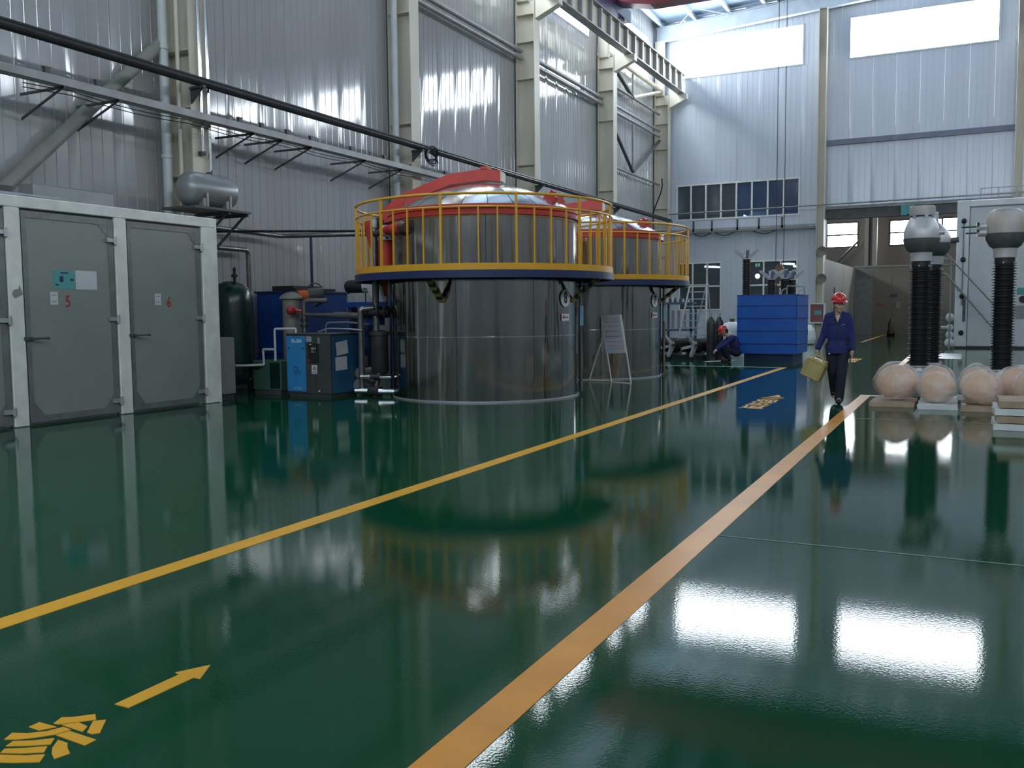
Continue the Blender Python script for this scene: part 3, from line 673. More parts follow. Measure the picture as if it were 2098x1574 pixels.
# boxes on the oven roof
t = thing('junction_duct', 'pale blue-grey metal duct box lying on top of the ovens', 'duct', (-12.2, 9.6, OH))
m = MB(); m.bbox((-12.35, 8.9, OH-.02), (-12.0, 10.3, OH+.28), .015); m.build('duct_body', 'tank_grey', t)
m = MB(); m.box((-12.0, 8.6, OH-.02), (-11.9, 9.2, OH+.04)); m.cyl((-11.95, 8.2, OH+.09), (-11.95, 9.25, OH+.09), .02, n=8); m.build('rod', 'aluminium', t)
# power cabinet, green receiver
t = thing('control_cabinet', 'beige louvred control cabinet standing at the oven end', 'cabinet', (-11.85, 12.25, 0))
m = MB(); m.bbox((-12.15, 12.08, .1), (-11.62, 12.42, 1.1), .01); m.build('body', 'cabinet_beige', t)
m = MB(); m.box((-12.12, 12.1, 0), (-11.65, 12.4, .1)); m.build('plinth', 'dark_steel', t, smooth=0)
for zc in (.28, .95):
    for i in range(7): m = MB(); m.box((-11.85, 12.068, zc-.11+i*.032), (-11.72, 12.08, zc-.095+i*.032)); m.build('louvre', 'door_trim', t, smooth=0)
m = MB(); m.box((-11.70, 12.07, .95), (-11.64, 12.08, 1.05)); m.build('rating_label', 'paper_white', t, smooth=0)
t = thing('air_receiver', 'dark green vertical air receiver tank behind the beige cabinet', 'tank', (-12.45, 13.25, 0))
prof = [(0.0, 2.13), (.12, 2.12), (.24, 2.07), (.33, 1.98), (.38, 1.86), (.40, 1.72), (.40, .45), (.38, .32), (.3, .2), (0, .15)]
m = MB(); m.lathe(prof, (-12.45, 13.25, 0), 32); m.build('shell', 'tank_green', t)
for a in (0.5, 2.6, 4.7): m = MB(); x, y = -12.45+.33*math.cos(a), 13.25+.33*math.sin(a); m.box((x-.05, y-.05, 0), (x+.05, y+.05, .35)); m.build('leg', 'tank_green', t, smooth=0)
m = MB(); m.lathe([(0.03, 2.1), (.03, 2.2), (.06, 2.2), (.06, 2.24), (.025, 2.26), (.03, 2.36), (.0, 2.4)], (-12.3, 13.2, 0), 12); m.build('safety_valve', 'pipe_black', t)
# horizontal grey tank on a wall platform
t = thing('air_tank', 'grey horizontal air tank on a bracket above the oven', 'tank', (-12.0, 12.15, 3.4))
yc0, yc1, zc, R = 11.86, 12.66, 3.66, .30
M0 = Matrix.Translation((-12.0, 0, zc)) @ Matrix.Rotation(-PI/2, 4, 'X')
pr = [(0, yc0-.17), (.12, yc0-.155), (.22, yc0-.11), (.275, yc0-.05), (R, yc0+.04), (R, yc1), (.275, yc1+.09), (.2, yc1+.15), (0, yc1+.18)]
m = MB(); m.lathe(pr, (0, 0, 0), 32, M=M0); m.build('shell', 'tank_grey', t)
m = MB(); m.box((-12.4, 11.6, 3.30), (-11.62, 12.95, 3.34)); m.build('shelf_plate', 'dark_steel', t, smooth=0)
for y in (11.95, 12.5):
    m = MB(); m.box((-12.25, y-.03, 3.34), (-11.75, y+.03, 3.52)); m.build('saddle', 'tank_grey', t, smooth=0)
    m = MB(); m.box((-11.70, y-.02, 3.34), (-11.67, y+.02, 3.58)); m.build('strap', 'tank_grey', t, smooth=0)
for y in (12.42, 12.88): m = MB(); m.box((-12.47, y, 3.25), (-11.65, y+.04, 3.30)); m.cyl((-11.75, y+.02, 3.26), (-12.45, y+.02, 2.72), .025, n=8); m.build('bracket', 'dark_steel', t, smooth=0)
m = MB(); m.cyl((-12.0, 12.45, 3.93), (-12.0, 12.45, 4.06), .04, n=10); m.build('nozzle', 'tank_grey', t)
# risers at the first column
t = thing('downpipe', 'white rainwater downpipe left of the column above the ovens', 'pipe', (WX+.35, 12.25, 3.1))
m = MB(); m.cyl((WX+.3, 12.25, 3.13), (WX+.3, 12.25, 14.3), .085, n=14); m.build('pipe', 'pipe_white', t)
for z in (4.3, 6.2, 8.0): m = MB(); m.cyl((WX+.3, 12.25, z), (WX+.3, 12.25, z+.06), .1, n=14); m.build('coupling', 'pipe_white', t)
t = thing('downpipe', 'slim cream conduit on the column above the ovens', 'pipe', (WX+.5, 12.36, 3.1))
m = MB(); m.cyl((WX+.55, 12.33, 3.13), (WX+.55, 12.33, 10.6), .035, n=10); m.build('pipe', 'cream_steel', t)
t = thing('downpipe', 'white rainwater downpipe on the second wall column', 'pipe', (WX+.4, 19.6, 0))
m = MB(); m.cyl((WX+.36, 19.58, 0), (WX+.36, 19.58, 10.6), .085, n=14); m.build('pipe', 'pipe_white', t)
t = thing('riser_pipes', 'pair of shiny steel riser pipes right of the column, down to the grey tank', 'pipe', (-12.1, 12.8, 4.05))
for (x, y, zb) in ((-12.42, 12.62, 4.4), (-12.42, 12.80, 4.05)):
    m = MB(); m.cyl((x, y, zb), (x, y, 10.6), .035, n=12); m.build('pipe', 'chrome', t)
    m = MB(); m.cyl((x, y, zb-.03), (x, y, zb+.03), .07, n=14); m.build('flange', 'pipe_dark', t)
m = MB(); m.tube(bend([(-12.42, 12.80, 4.1), (-12.42, 12.80, 4.03), (-12.05, 12.47, 4.03), (-12.0, 12.45, 4.02)], .05), .03, 8); m.build('elbow', 'pipe_dark', t)
# pipe bundle and cable tray along the wall
t = thing('pipe_bundle', 'bundle of dark pipes running high along the left wall', 'pipe', (-12.36, 20, 5.6))
for dx, dz, r in ((0, .06, .045), (.07, -.02, .05), (-.06, -.03, .05)): m = MB(); m.cyl((-12.25+dx, 2.0, 5.62+dz), (-12.25+dx, 41.3, 5.58+dz), r*.72, n=10); m.build('pipe', 'pipe_dark', t)
for y in (5.35, 12.65, 19.95, 27.25, 34.55): m = MB(); m.box((-12.475, y-.25, 5.49), (-12.13, y-.19, 5.53)); m.prism([(-12.475, y-.22, 5.49), (-12.2, y-.22, 5.49), (-12.475, y-.22, 5.25)], (0, .04, 0)); m.build('bracket', 'dark_steel', t, smooth=0)
m = MB()
for k in range(4):
    m.tube([(-12.16+.05*math.cos(a+k), 20.15+.3*math.sin(a), 5.5-.05*k+.16*math.cos(a)) for a in [i*2*PI/18 for i in range(18)]], .02, 6, closed=True)
m.build('cable_coil', 'pipe_black', t, label='loose coil of black cable')
t = thing('cable_tray', 'grey channel cable tray with brackets along the left wall below the pipes', 'cable tray', (-12.4, 14, 5.05))
for x in (-12.34, -12.16): m = MB(); m.box((x-.012, 2.0, 4.93), (x+.012, 24.5, 5.05)); m.build('side_channel', 'grey_steel', t, smooth=0)
m = MB(); m.box((-12.34, 2.0, 4.93), (-12.16, 24.5, 4.94)); m.build('tray_base', 'grey_steel', t, smooth=0)
for y in (9.45, 10.35, 13.5, 14.1, 14.85, 15.6, 17.0, 18.3, 21.1, 22.0, 23.0): m = MB(); m.box((-12.36, y-.04, 5.05), (-12.30, y+.04, 5.17)); m.box((-12.36, y-.06, 5.17), (-12.30, y+.06, 5.19)); m.build('cleat', 'dark_steel', t, smooth=0)
for y in (9.6, 10.6, 13.7, 14.5, 15.4, 17.3, 18.8, 21.5): m = MB(); m.prism([(-12.17, y, 4.93), (-12.17, y, 4.90), (WX+.05, y, 4.52), (WX+.05, y, 4.56)], (0, .02, 0)); m.box((WX+.05, y, 4.89), (-12.15, y+.02, 4.93)); m.build('bracket', 'dark_steel', t, smooth=0)
for dz in (.0, .06): m = MB(); m.tube([(-12.12, y, 4.86-dz-.05*abs(math.sin(y*1.3))) for y in np.linspace(8.9, 24, 40)], .008, 5); m.build('cable', 'black_rubber', t)

# ================================================================== COMPRESSOR GROUP
t = thing('blue_tank', 'dark blue rectangular tank against the left wall behind the compressor', 'tank', (-12.5, 15.4, 0))
m = MB(); m.bbox((-12.95, 14.5, 0), (-12.05, 16.35, 1.93), .01); m.build('body', 'tank_blue', t)
m = MB(); m.box((-12.98, 14.47, 1.92), (-12.02, 16.4, 1.96)); m.build('top_rim', 'deck_blue', t, smooth=0)
m = MB(); m.box((-12.97, 14.48, .68), (-12.03, 16.36, .71)); m.build('band', 'deck_blue', t, smooth=0)
m = MB(); m.box((-12.7, 14.7, 1.97), (-12.1, 16.0, 2.02), Matrix.Translation((0, 0, 0))); m.build('lid', 'pipe_black', t, smooth=0)
m = MB(); m.box((-12.75, 14.75, 2.02), (-12.2, 15.7, 2.07)); m.build('lid', 'pipe_black', t, smooth=0)
t = thing('filter_column', 'cream-grey vertical filter column in front of the dark blue tank', 'filter', (-11.8, 14.2, 0))
m = MB(); m.lathe([(0, 1.93), (.08, 1.92), (.17, 1.88), (.23, 1.82), (.23, 1.79), (.175, 1.78), (.175, .12), (0, .1)], (-11.8, 14.2, 0), 24); m.build('shell', 'filter_cream', t)
m = MB(); m.cyl((-11.8, 14.2, 0), (-11.8, 14.2, .12), .2, n=20); m.build('base', 'dark_steel', t)
t = thing('dryer_unit', 'small green refrigerant dryer left of the blue compressor', 'dryer', (-11.75, 13.5, 0))
m = MB(); m.bbox((-12.02, 13.3, .08), (-11.35, 13.85, .64), .012); m.build('body', 'unit_green', t)
m = MB(); m.box((-12.0, 13.32, 0), (-11.37, 13.83, .08)); m.build('plinth', 'dark_steel', t, smooth=0)
m = MB(); m.box((-11.6, 13.292, .12), (-11.37, 13.3, .6)); m.build('grille', 'tank_green', t, smooth=0)
m = MB(); m.box((-11.99, 13.285, .48), (-11.85, 13.3, .58)); m.build('nameplate', 'pipe_black', t, smooth=0)

cp = thing('air_compressor', 'bright blue and black screw air compressor cabinet with papers on its side', 'compressor', (-10.6, 13.65, 0))
x0, x1, y0, y1, H_ = -11.12, -10.12, 13.2, 14.12, 1.12
m = MB(); m.box((x0+.03, y0+.03, .0), (x1-.03, y1-.03, .07)); m.build('plinth', 'compressor_grey', cp, smooth=0)
m = MB(); m.box((x0, y0+.015, .06), (x1-.012, y1, H_)); m.build('body', 'compressor_grey', cp, smooth=0)
m = MB(); m.bbox((x0-.01, y0, H_), (x1, y1+.01, H_+.03), .008); m.build('top_cover', 'compressor_grey', cp)
fp_ = MB(); fp_.bbox((x0+.005, y0, .09), (x0+.435, y0+.02, H_-.02), .004); fp = fp_.build('front_panel', 'compressor_blue', cp, label='bright blue front panel')
m = MB(); m.box((x0+.44, y0+.006, .07), (x1-.35+.0, y0+.016, H_-.02)); mp_ = m.build('centre_panel', 'compressor_grey', cp, smooth=0)
m = MB(); m.box((x1-.33, y0+.004, .07), (x1-.005, y0+.016, H_-.02)); m.build('corner_panel', 'compressor_grey', cp, smooth=0)
sp_ = MB(); sp_.box((x1-.012, y0+.06, .07), (x1+.002, y1-.03, H_-.02)); sp = sp_.build('side_panel', 'compressor_teal', cp, smooth=0)
RF = (PI/2, 0, 0)
text('lettering', 'DL-55A', .085, 'ink_white', fp, (x0+.24, y0-.002, H_-.11), RF, sx=.85, bold=.002)
text('lettering', 'D', .20, 'ink_blue', fp, (x0+.21, y0-.002, .48), RF, sx=.7); text('lettering', 'H', .10, 'ink_blue', fp, (x0+.30, y0-.002, .44), RF, sx=.7)
m = MB(); m.box((x0+.13, y0-.002, .135), (x0+.36, y0-.001, .15)); m.box((x0+.15, y0-.002, .16), (x0+.34, y0-.001, .175)); m.build('printed_strip', 'label_blue', fp, smooth=0)
for xx in (x0+.06, x0+.38): m = MB(); m.cyl((xx, y0-.006, H_-.24), (xx, y0, H_-.24), .014, n=10); m.build('lock', 'ink_black', fp)
m = MB(); m.box((x0+.46, y0+.001, H_-.12), (x0+.57, y0+.006, H_-.03)); m.build('sticker', 'paper_white', mp_, smooth=0)
m = MB()
for i in range(3):
    for j in range(2): m.box((x0+.47+i*.033, y0-.001, H_-.11+j*.04), (x0+.49+i*.033, y0+.001, H_-.085+j*.04))
m.build('sticker_print', 'ink_blue', mp_, smooth=0)
m = MB(); m.box((x0+.49, y0-.006, H_-.50), (x0+.73, y0+.006, H_-.15)); pn = m.build('control_panel', 'ink_black', mp_, smooth=0)
m = MB(); m.box((x0+.57, y0-.009, H_-.27), (x0+.64, y0-.006, H_-.22)); m.build('display', 'screen_green', mp_, smooth=0)
m = MB(); m.box((x0+.53, y0-.009, H_-.175), (x0+.58, y0-.006, H_-.165)); m.box((x0+.66, y0-.009, H_-.26), (x0+.67, y0-.006, H_-.22))
for i in range(3): m.box((x0+.575+i*.03, y0-.009, H_-.31), (x0+.59+i*.03, y0-.006, H_-.295))
m.build('button_print', 'ink_white', mp_, smooth=0)
m = MB(); m.cyl((x0+.535, y0-.03, H_-.46), (x0+.535, y0-.006, H_-.46), .022, n=12); m.build('stop_button', 'valve_red', mp_)
m = MB(); m.box((x0+.57, y0-.001, H_-.70), (x0+.69, y0+.006, H_-.54)); m.build('warning_label', 'paper_white', mp_, smooth=0)
m = MB(); m.prism([(x0+.58, y0-.002, H_-.63), (x0+.68, y0-.002, H_-.63), (x0+.63, y0-.002, H_-.55)], (0, .001, 0)); m.build('warning_triangle', 'ink_black', mp_, smooth=0)
m = MB(); m.prism([(x0+.596, y0-.004, H_-.624), (x0+.664, y0-.004, H_-.624), (x0+.63, y0-.004, H_-.567)], (0, .001, 0)); m.build('warning_triangle', 'warn_yellow', mp_, smooth=0)
m = MB(); m.prism([(x0+.632, y0-.006, H_-.578), (x0+.617, y0-.006, H_-.602), (x0+.63, y0-.006, H_-.602), (x0+.622, y0-.006, H_-.62), (x0+.643, y0-.006, H_-.596), (x0+.631, y0-.006, H_-.596)], (0, .001, 0)); m.build('warning_bolt', 'ink_black', mp_, smooth=0)
m = MB()
for i in range(3): m.box((x0+.585, y0-.002, H_-.69+i*.015), (x0+.675, y0-.001, H_-.683+i*.015))
m.build('label_print', 'ink_blue', mp_, smooth=0)
m = MB(); m.box((x1-.28, y0, H_-.15), (x1-.24, y0+.004, H_-.05)); m.build('rating_plate', 'filter_cream', cp, smooth=0)
m = MB(); m.box((x1-.29, y0, .1), (x1-.26, y0+.004, .13)); m.build('sticker', 'paper_white', cp, smooth=0)
for (ya, za, rot) in ((.33, .88, .12), (.30, .60, .03)):
    M_ = Matrix.Translation((x1+.003, y0+ya, za)) @ Matrix.Rotation(rot, 4, 'X')
    m = MB(); m.box((0, -.17, -.12), (.003, .17, .12), M_); m.build('paper_sheet', 'paper_white', sp, smooth=0)
# pipes around the compressor
def pipe(name, label, pts, r, mt, rb=.07, n=10, cat='pipe', flanges=()):
    t = thing(name, label, cat, tuple(pts[0])); m = MB(); m.tube(bend(pts, rb), r, n); m.build('pipe', mt, t)
    for (a, d) in flanges:
        a = Vector(a); d = Vector(d); m = MB(); m.cyl(a-d*.02, a+d*.02, r*1.8, n=16); m.build('flange', 'pipe_dark', t)
    return t
pipe('drain_pipe', 'white plastic pipe stepping down left of the compressor', [(-11.05, 13.4, 1.12), (-11.05, 13.4, 1.23), (-11.42, 13.25, 1.23), (-11.42, 13.25, .92), (-11.42, 13.25, .64)], .022, 'pipe_white', .03)
pipe('drain_pipe', 'lower white plastic pipe above the green dryer', [(-11.45, 13.28, .85), (-11.72, 13.26, .85), (-11.72, 13.28, .56), (-11.9, 12.95, .56), (-11.93, 12.75, .57)], .022, 'pipe_white', .03)
pipe('hose', 'pale hose arching from the compressor top to the pump pipes', [(-10.75, 13.9, 1.15), (-10.75, 13.9, 1.33), (-10.3, 13.95, 1.34), (-9.85, 14.0, 1.30)], .016, 'tank_grey', .08)
pipe('hose', 'lower pale hose lying over the compressor top', [(-10.7, 13.6, 1.16), (-10.5, 13.62, 1.23), (-10.1, 13.7, 1.22), (-9.85, 13.8, 1.19)], .016, 'tank_grey', .08)
t = pipe('vacuum_pipe', 'dark steel pipe with red valve above the compressor', [(-11.33, 14.0, 1.15), (-11.33, 14.0, 1.75), (-10.85, 14.1, 1.75)], .05, 'pipe_steel', .09, 14)
m = MB(); m.tube([(-11.33, 14.0, 1.48), (-10.6, 14.0, 1.47)], .045, 14); m.build('branch_pipe', 'pipe_steel', t)
m = MB(); m.tube([(-10.62, 14.0, 1.47), (-9.95, 14.0, 1.45)], .062, 14); m.build('branch_pipe', 'pipe_steel', t)
m = MB(); m.ball((-11.55, 13.9, 1.57), (.09, .12, .09), 16, 10); m.cyl((-11.5, 13.92, 1.57), (-11.36, 14.0, 1.55), .03, n=10); m.build('valve_actuator', 'valve_red', t)
m = MB(); m.cyl((-11.33, 14.0, 1.25), (-11.33, 14.0, 1.30), .09, n=16); m.cyl((-11.33, 14.0, 1.36), (-11.33, 14.0, 1.41), .08, n=16); m.build('flange', 'pipe_dark', t)
t = thing('actuated_valve', 'orange-capped motor valve above the pipes before the dark blue tank', 'valve', (-11.6, 14.6, 1.75))
m = MB(); m.cyl((-11.72, 14.3, 1.86), (-11.6, 14.45, 1.87), .1, n=18); m.build('motor_cap', 'valve_orange', t)
m = MB(); m.cyl((-11.6, 14.45, 1.87), (-11.42, 14.68, 1.9), .13, n=18); m.cyl((-11.5, 14.55, 1.72), (-11.5, 14.55, 1.95), .05, n=10); m.build('valve_body', 'dark_steel', t)
m = MB(); m.tube([(-11.5+.16*math.cos(a)*.7, 14.55+.1*math.cos(a), 1.93+.17*math.sin(a)) for a in [i*2*PI/20 for i in range(20)]], .013, 6, closed=True); m.build('handwheel', 'pipe_brown', t)
m = MB(); m.tube(bend([(-11.5, 14.55, 1.72), (-11.5, 14.55, 1.66), (-11.05, 14.2, 1.72)], .04), .03, 8); m.build('stub', 'pipe_steel', t)
pipe('wall_pipe', 'grey wall pipe bending toward the tank from behind the grey air tank', [(-12.85, 12.2, 3.17), (-12.85, 15.15, 3.12), (-9.75, 16.0, 3.12)], .05, 'pipe_steel', .12, 12)
pipe('wall_pipe', 'thin black wall pipe crossing to the tank with a pale sleeve', [(-12.8, 12.2, 3.12), (-12.8, 12.95, 3.05), (-9.85, 14.9, 3.07)], .025, 'pipe_black', .1)
pipe('wall_pipe', 'steel pipe on the wall turning down beside the green receiver', [(-12.9, 12.3, 2.79), (-12.9, 14.25, 2.78), (-12.9, 14.25, 1.96)], .05, 'pipe_steel', .1, 12)
pipe('wall_pipe', 'thin brown vertical pipe above the green receiver', [(-12.75, 12.93, 3.02), (-12.75, 12.93, 2.13)], .02, 'pipe_brown')
pipe('wall_pipe', 'dark blue vertical pipe dropping onto the dark blue tank', [(-12.2, 15.35, 3.08), (-12.2, 15.35, 2.07)], .03, 'pipe_blue')
for i, x in enumerate((-13.06, -12.98)):
    pipe('wall_pipe', ['white conduit left of the dark blue tank', 'white conduit touching the dark blue tank'][i], [(x, 14.42, 0), (x, 14.42, 1.75)], .02, 'tank_grey')
# vacuum pump with black motor
t = thing('vacuum_pump', 'pump with black motor and white housing on a blue stand', 'pump', (-10.6, 14.85, 0))
m = MB(); m.cyl((-11.12, 14.85, 2.03), (-10.78, 14.88, 2.03), .13, n=22); m.cyl((-11.17, 14.85, 2.03), (-11.12, 14.85, 2.03), .11, n=22); m.build('motor', 'pipe_black', t)
m = MB(); m.cyl((-10.78, 14.88, 2.03), (-10.62, 14.89, 2.03), .125, n=22); m.build('coupling_housing', 'pipe_white', t)
for k in range(7): a = k*2*PI/7; m = MB(); m.box((-10.74, 14.88+.115*math.cos(a)-.012, 2.03+.115*math.sin(a)-.012), (-10.66, 14.88+.13*math.cos(a)+.012, 2.03+.13*math.sin(a)+.012)); m.build('vent_slot', 'ink_black', t, smooth=0)
m = MB(); m.prism([(-10.62, 14.75, 1.95), (-10.55, 14.75, 1.82), (-10.38, 14.75, 1.72), (-10.18, 14.75, 1.72), (-10.18, 14.75, 2.15), (-10.62, 14.75, 2.15)], (0, .28, 0)); m.build('pump_housing', 'pipe_white', t, smooth=0)
m = MB(); m.box((-10.56, 14.745, 2.08), (-10.52, 14.75, 2.1)); m.box((-10.3, 14.745, 2.05), (-10.27, 14.75, 2.08)); m.box((-10.5, 14.745, 1.85), (-10.36, 14.75, 1.86)); m.build('housing_mark', 'ink_black', t, smooth=0)
m = MB(); m.box((-11.15, 14.72, 1.62), (-10.05, 15.0, 1.72)); m.build('stand_beam', 'tank_blue', t, smooth=0)
for x in (-11.1, -10.72, -10.12): m = MB(); m.box((x, 14.75, 0), (x+.09, 14.95, 1.62)); m.build('stand_leg', 'deck_blue', t, smooth=0)
m = MB(); m.cyl((-10.75, 14.86, 1.9), (-10.73, 14.84, 1.72), .012, n=6); m.build('motor_cable', 'black_rubber', t)
t.location.x += .16; t.location.y += .1
# vertical pipework beside tank 8
t = thing('vacuum_pipework', 'tall steel pipework with filter pot and chrome elbows beside the nearer tank', 'pipework', (-9.6, 14.0, 0))
m = MB(); m.cyl((-9.72, 14.05, 1.12), (-9.72, 14.05, 3.05), .062, n=14); m.build('riser_pipe', 'pipe_steel', t)
m = MB(); m.cyl((-9.55, 14.25, 1.5), (-9.55, 14.25, 3.05), .05, n=14); m.build('riser_pipe', 'pipe_steel', t)
m = MB(); m.tube(bend([(-9.92, 13.85, .12), (-9.92, 13.85, 1.5), (-9.92, 13.85, 1.58), (-9.72, 13.98, 1.6)], .1), .055, 14); m.build('down_pipe', 'pipe_steel', t)
m = MB(); m.lathe([(0, .36), (.12, .38), (.16, .44), (.16, 1.1), (.19, 1.1), (.19, 1.16), (.12, 1.18), (0, 1.2)], (-9.62, 14.0, 0), 24); m.build('filter_pot', 'pipe_dark', t)
m = MB(); m.cyl((-9.95, 14.0, 1.52), (-9.4, 14.0, 1.52), .07, n=14); m.build('cross_pipe', 'pipe_dark', t)
for x in (-9.85, -9.6, -9.45): m = MB(); m.cyl((x-.02, 14.0, 1.52), (x+.02, 14.0, 1.52), .11, n=16); m.build('flange', 'pipe_dark', t)
m = MB(); m.box((-9.98, 14.15, 1.28), (-9.7, 14.3, 1.45)); m.build('valve_box', 'tank_blue', t, smooth=0)
for (xa, xb, z, r) in ((-9.98, -9.70, .09, .055), (-9.46, -9.18, .09, .055), (-9.86, -9.68, .35, .035), (-9.44, -9.26, .35, .03)):
    m = MB(); m.cyl((xa, 13.72, z), (xb, 13.82, z), r, n=16); m.build('chrome_pipe', 'chrome', t)
m = MB(); m.cyl((-9.70, 13.78, .09), (-9.46, 13.78, .09), .09, n=16); m.cyl((-9.58, 13.78, .09), (-9.58, 13.9, .4), .05, n=12); m.cyl((-9.58, 13.78, 0), (-9.58, 13.78, .1), .05, n=12); m.build('valve_group', 'pipe_dark', t)
m = MB(); m.cyl((-9.66, 13.77, .35), (-9.44, 13.79, .35), .05, n=12); m.build('valve_group', 'pipe_dark', t)
m = MB(); m.cyl((-9.3, 14.1, .0), (-9.3, 14.1, 1.9), .03, n=10); m.build('support_post', 'pipe_black', t)
t = thing('scroll_pump', 'small grey pump pieces on the floor between compressor and pipework', 'pump', (-10.0, 14.0, 0))
m = MB(); m.cyl((-10.02, 13.9, .4), (-9.98, 14.2, .4), .1, n=16); m.build('motor', 'tank_grey', t)
m = MB(); m.box((-10.06, 13.95, .52), (-10.0, 14.15, .7)); m.build('junction_box', 'filter_cream', t, smooth=0)
m = MB(); m.cyl((-10.0, 13.85, .18), (-9.98, 14.2, .18), .12, n=16); m.box((-10.08, 13.9, 0), (-9.92, 14.2, .1)); m.build('base', 'tank_grey', t)

# ================================================================== STAINLESS TANKS
TR, PR = 1.69, 2.32
def make_tank(cx, cy, label, num, lab_num):
    t = thing('vacuum_casting_tank', label, 'tank', (cx, cy, 0))
    # shell sheets: lower and upper tiers below the deck, one tier above
    for (za, zb, n, off) in ((.02, 1.085, 8, .2), (1.095, 2.07, 8, .2), (2.17, 3.10, 8, .5)):
        for i in range(n):
            a0 = off+2*PI*i/n+.002; a1 = off+2*PI*(i+1)/n-.002; rr = TR+random.uniform(-.004, .004)
            m = MB(); m.lathe([(rr-.02, za), (rr, za), (rr, zb), (rr-.02, zb)], (cx, cy, 0), 16, a0, a1); m.build('shell_sheet', 'stainless', t, 30)
    m = MB(); m.lathe([(TR-.01, .0), (TR+.012, .0), (TR+.012, .025), (TR-.01, .03)], (cx, cy, 0), 64); m.build('base_ring', 'aluminium', t)
    m = MB(); m.lathe([(TR-.015, 1.08), (TR+.006, 1.083), (TR+.006, 1.097), (TR-.015, 1.10)], (cx, cy, 0), 64); m.build('seam_band', 'chrome', t)
    m = MB(); m.lathe([(TR-.05, 3.10), (TR+.05, 3.10), (TR+.05, 3.18), (TR+.015, 3.185), (TR+.015, 3.195), (TR+.05, 3.20), (TR+.05, 3.27), (TR-.05, 3.28)], (cx, cy, 0), 72); m.build('flange', 'lid_red', t)
    pr = []
    for k in range(9):
        r = (TR-.02)*(1-k/8); pr.append((max(r, .001), 3.27 + .52*(1-(r/(TR-.02))**2)))
    for i in range(24):
        a0 = 2*PI*i/24+.004; a1 = 2*PI*(i+1)/24-.004
        m = MB(); m.lathe(pr, (cx, cy, 0), 3, a0, a1); m.build('dome_sheet', 'polished_dome', t, 25)
    m = MB(); m.lathe([(r, z-.012) for r, z in pr], (cx, cy, 0), 24); m.build('dome_core', 'dark_steel', t)
    # lid arm and hinge bracket on the wall side
    w = .16; MR = Matrix.Translation((cx, cy, 0)) @ Matrix.Rotation(math.radians(14), 4, 'Z')
    def rot_build(m, name, mt, smooth=0):
        m.v = [tuple(MR @ Vector(p)) for p in m.v]; return m.build(name, mt, t, smooth=smooth)
    m = MB(); m.prism([(.34, -w, 3.83), (.34, -w, 4.02), (.05, -w, 4.06), (-.62, -w, 3.99), (-1.5, -w, 3.67), (-1.95, -w, 3.36), (-1.95, -w, 3.12), (-1.75, -w, 3.18), (-1.1, -w, 3.62), (-.6, -w, 3.80), (.05, -w, 3.86)], (0, 2*w, 0)); rot_build(m, 'lid_arm', 'lid_red')
    m = MB(); m.box((.34, -.15, 3.83), (.37, .15, 4.0)); rot_build(m, 'arm_end_plate', 'cream_steel')
    m = MB(); m.box((-.02, -w, 4.04), (.12, w, 4.1)); rot_build(m, 'arm_cap', 'lid_red')
    m = MB(); m.prism([(-1.70, -.06, 3.3), (-2.27, -.06, 3.2), (-2.27, -.06, 3.0), (-2.0, -.06, 2.17), (-1.92, -.06, 1.82), (-1.70, -.06, 1.78)], (0, .12, 0)); rot_build(m, 'hinge_bracket', 'lid_red')
    m = MB(); m.cyl((-1.95, -.16, 3.16), (-1.95, .16, 3.16), .1, n=14); rot_build(m, 'hinge_pin', 'pipe_black', 35)
    for a in (-2.55, 0.35, 1.2, -.05):                        # lid clamps / lifting lugs on the dome rim
        x, y = cx+1.35*math.cos(a), cy+1.35*math.sin(a)
        M_ = Matrix.Translation((x, y, 3.47)) @ Matrix.Rotation(a, 4, 'Z') @ Matrix.Rotation(.5, 4, 'Y')
        m = MB(); m.box((-.1, -.07, -.03), (.1, .07, .06), M_); m.box((-.05, -.03, .05), (.05, .03, .13), M_); m.build('lifting_lug', 'valve_red', t, smooth=0)
    # platform deck
    m = MB(); m.lathe([(TR+.03, 2.13), (PR, 2.13), (PR, 2.17), (TR+.03, 2.17)], (cx, cy, 0), 72); m.lathe([(PR-.06, 2.05), (PR+.015, 2.05), (PR+.015, 2.17), (PR-.06, 2.17)], (cx, cy, 0), 72); m.build('deck', 'deck_blue', t)
    m = MB(); m.lathe([(PR-.012, 2.17), (PR+.0, 2.17), (PR+.0, 2.275), (PR-.012, 2.275)], (cx, cy, 0), 72); m.build('kick_plate', 'safety_yellow', t)
    for z, r, nm in ((3.36, .022, 'top_rail'), (3.155, .016, 'mid_rail')):
        m = MB(); m.tube([(cx+(PR-.02)*math.cos(a), cy+(PR-.02)*math.sin(a), z) for a in [2*PI*i/72 for i in range(72)]], r, 8, closed=True); m.build(nm, 'safety_yellow', t)
    mm = MB(); mm.box((-.018, -.018, 0), (.018, .018, 1.19)); post_me = mm.mesh('post', 'safety_yellow', 0)
    mm = MB(); mm.box((-.013, -.011, 0), (.013, .011, .985)); bal_me = mm.mesh('baluster', 'safety_yellow', 0)
    for i in range(48):
        a = math.radians(10.6)+2*PI*i/48; x, y = (PR-.02)*math.cos(a), (PR-.02)*math.sin(a)
        if i % 4 == 0: inst('post', post_me, t, (x, y, 2.17), (0, 0, a))
        else: inst('baluster', bal_me, t, (x, y, 2.17), (0, 0, a))
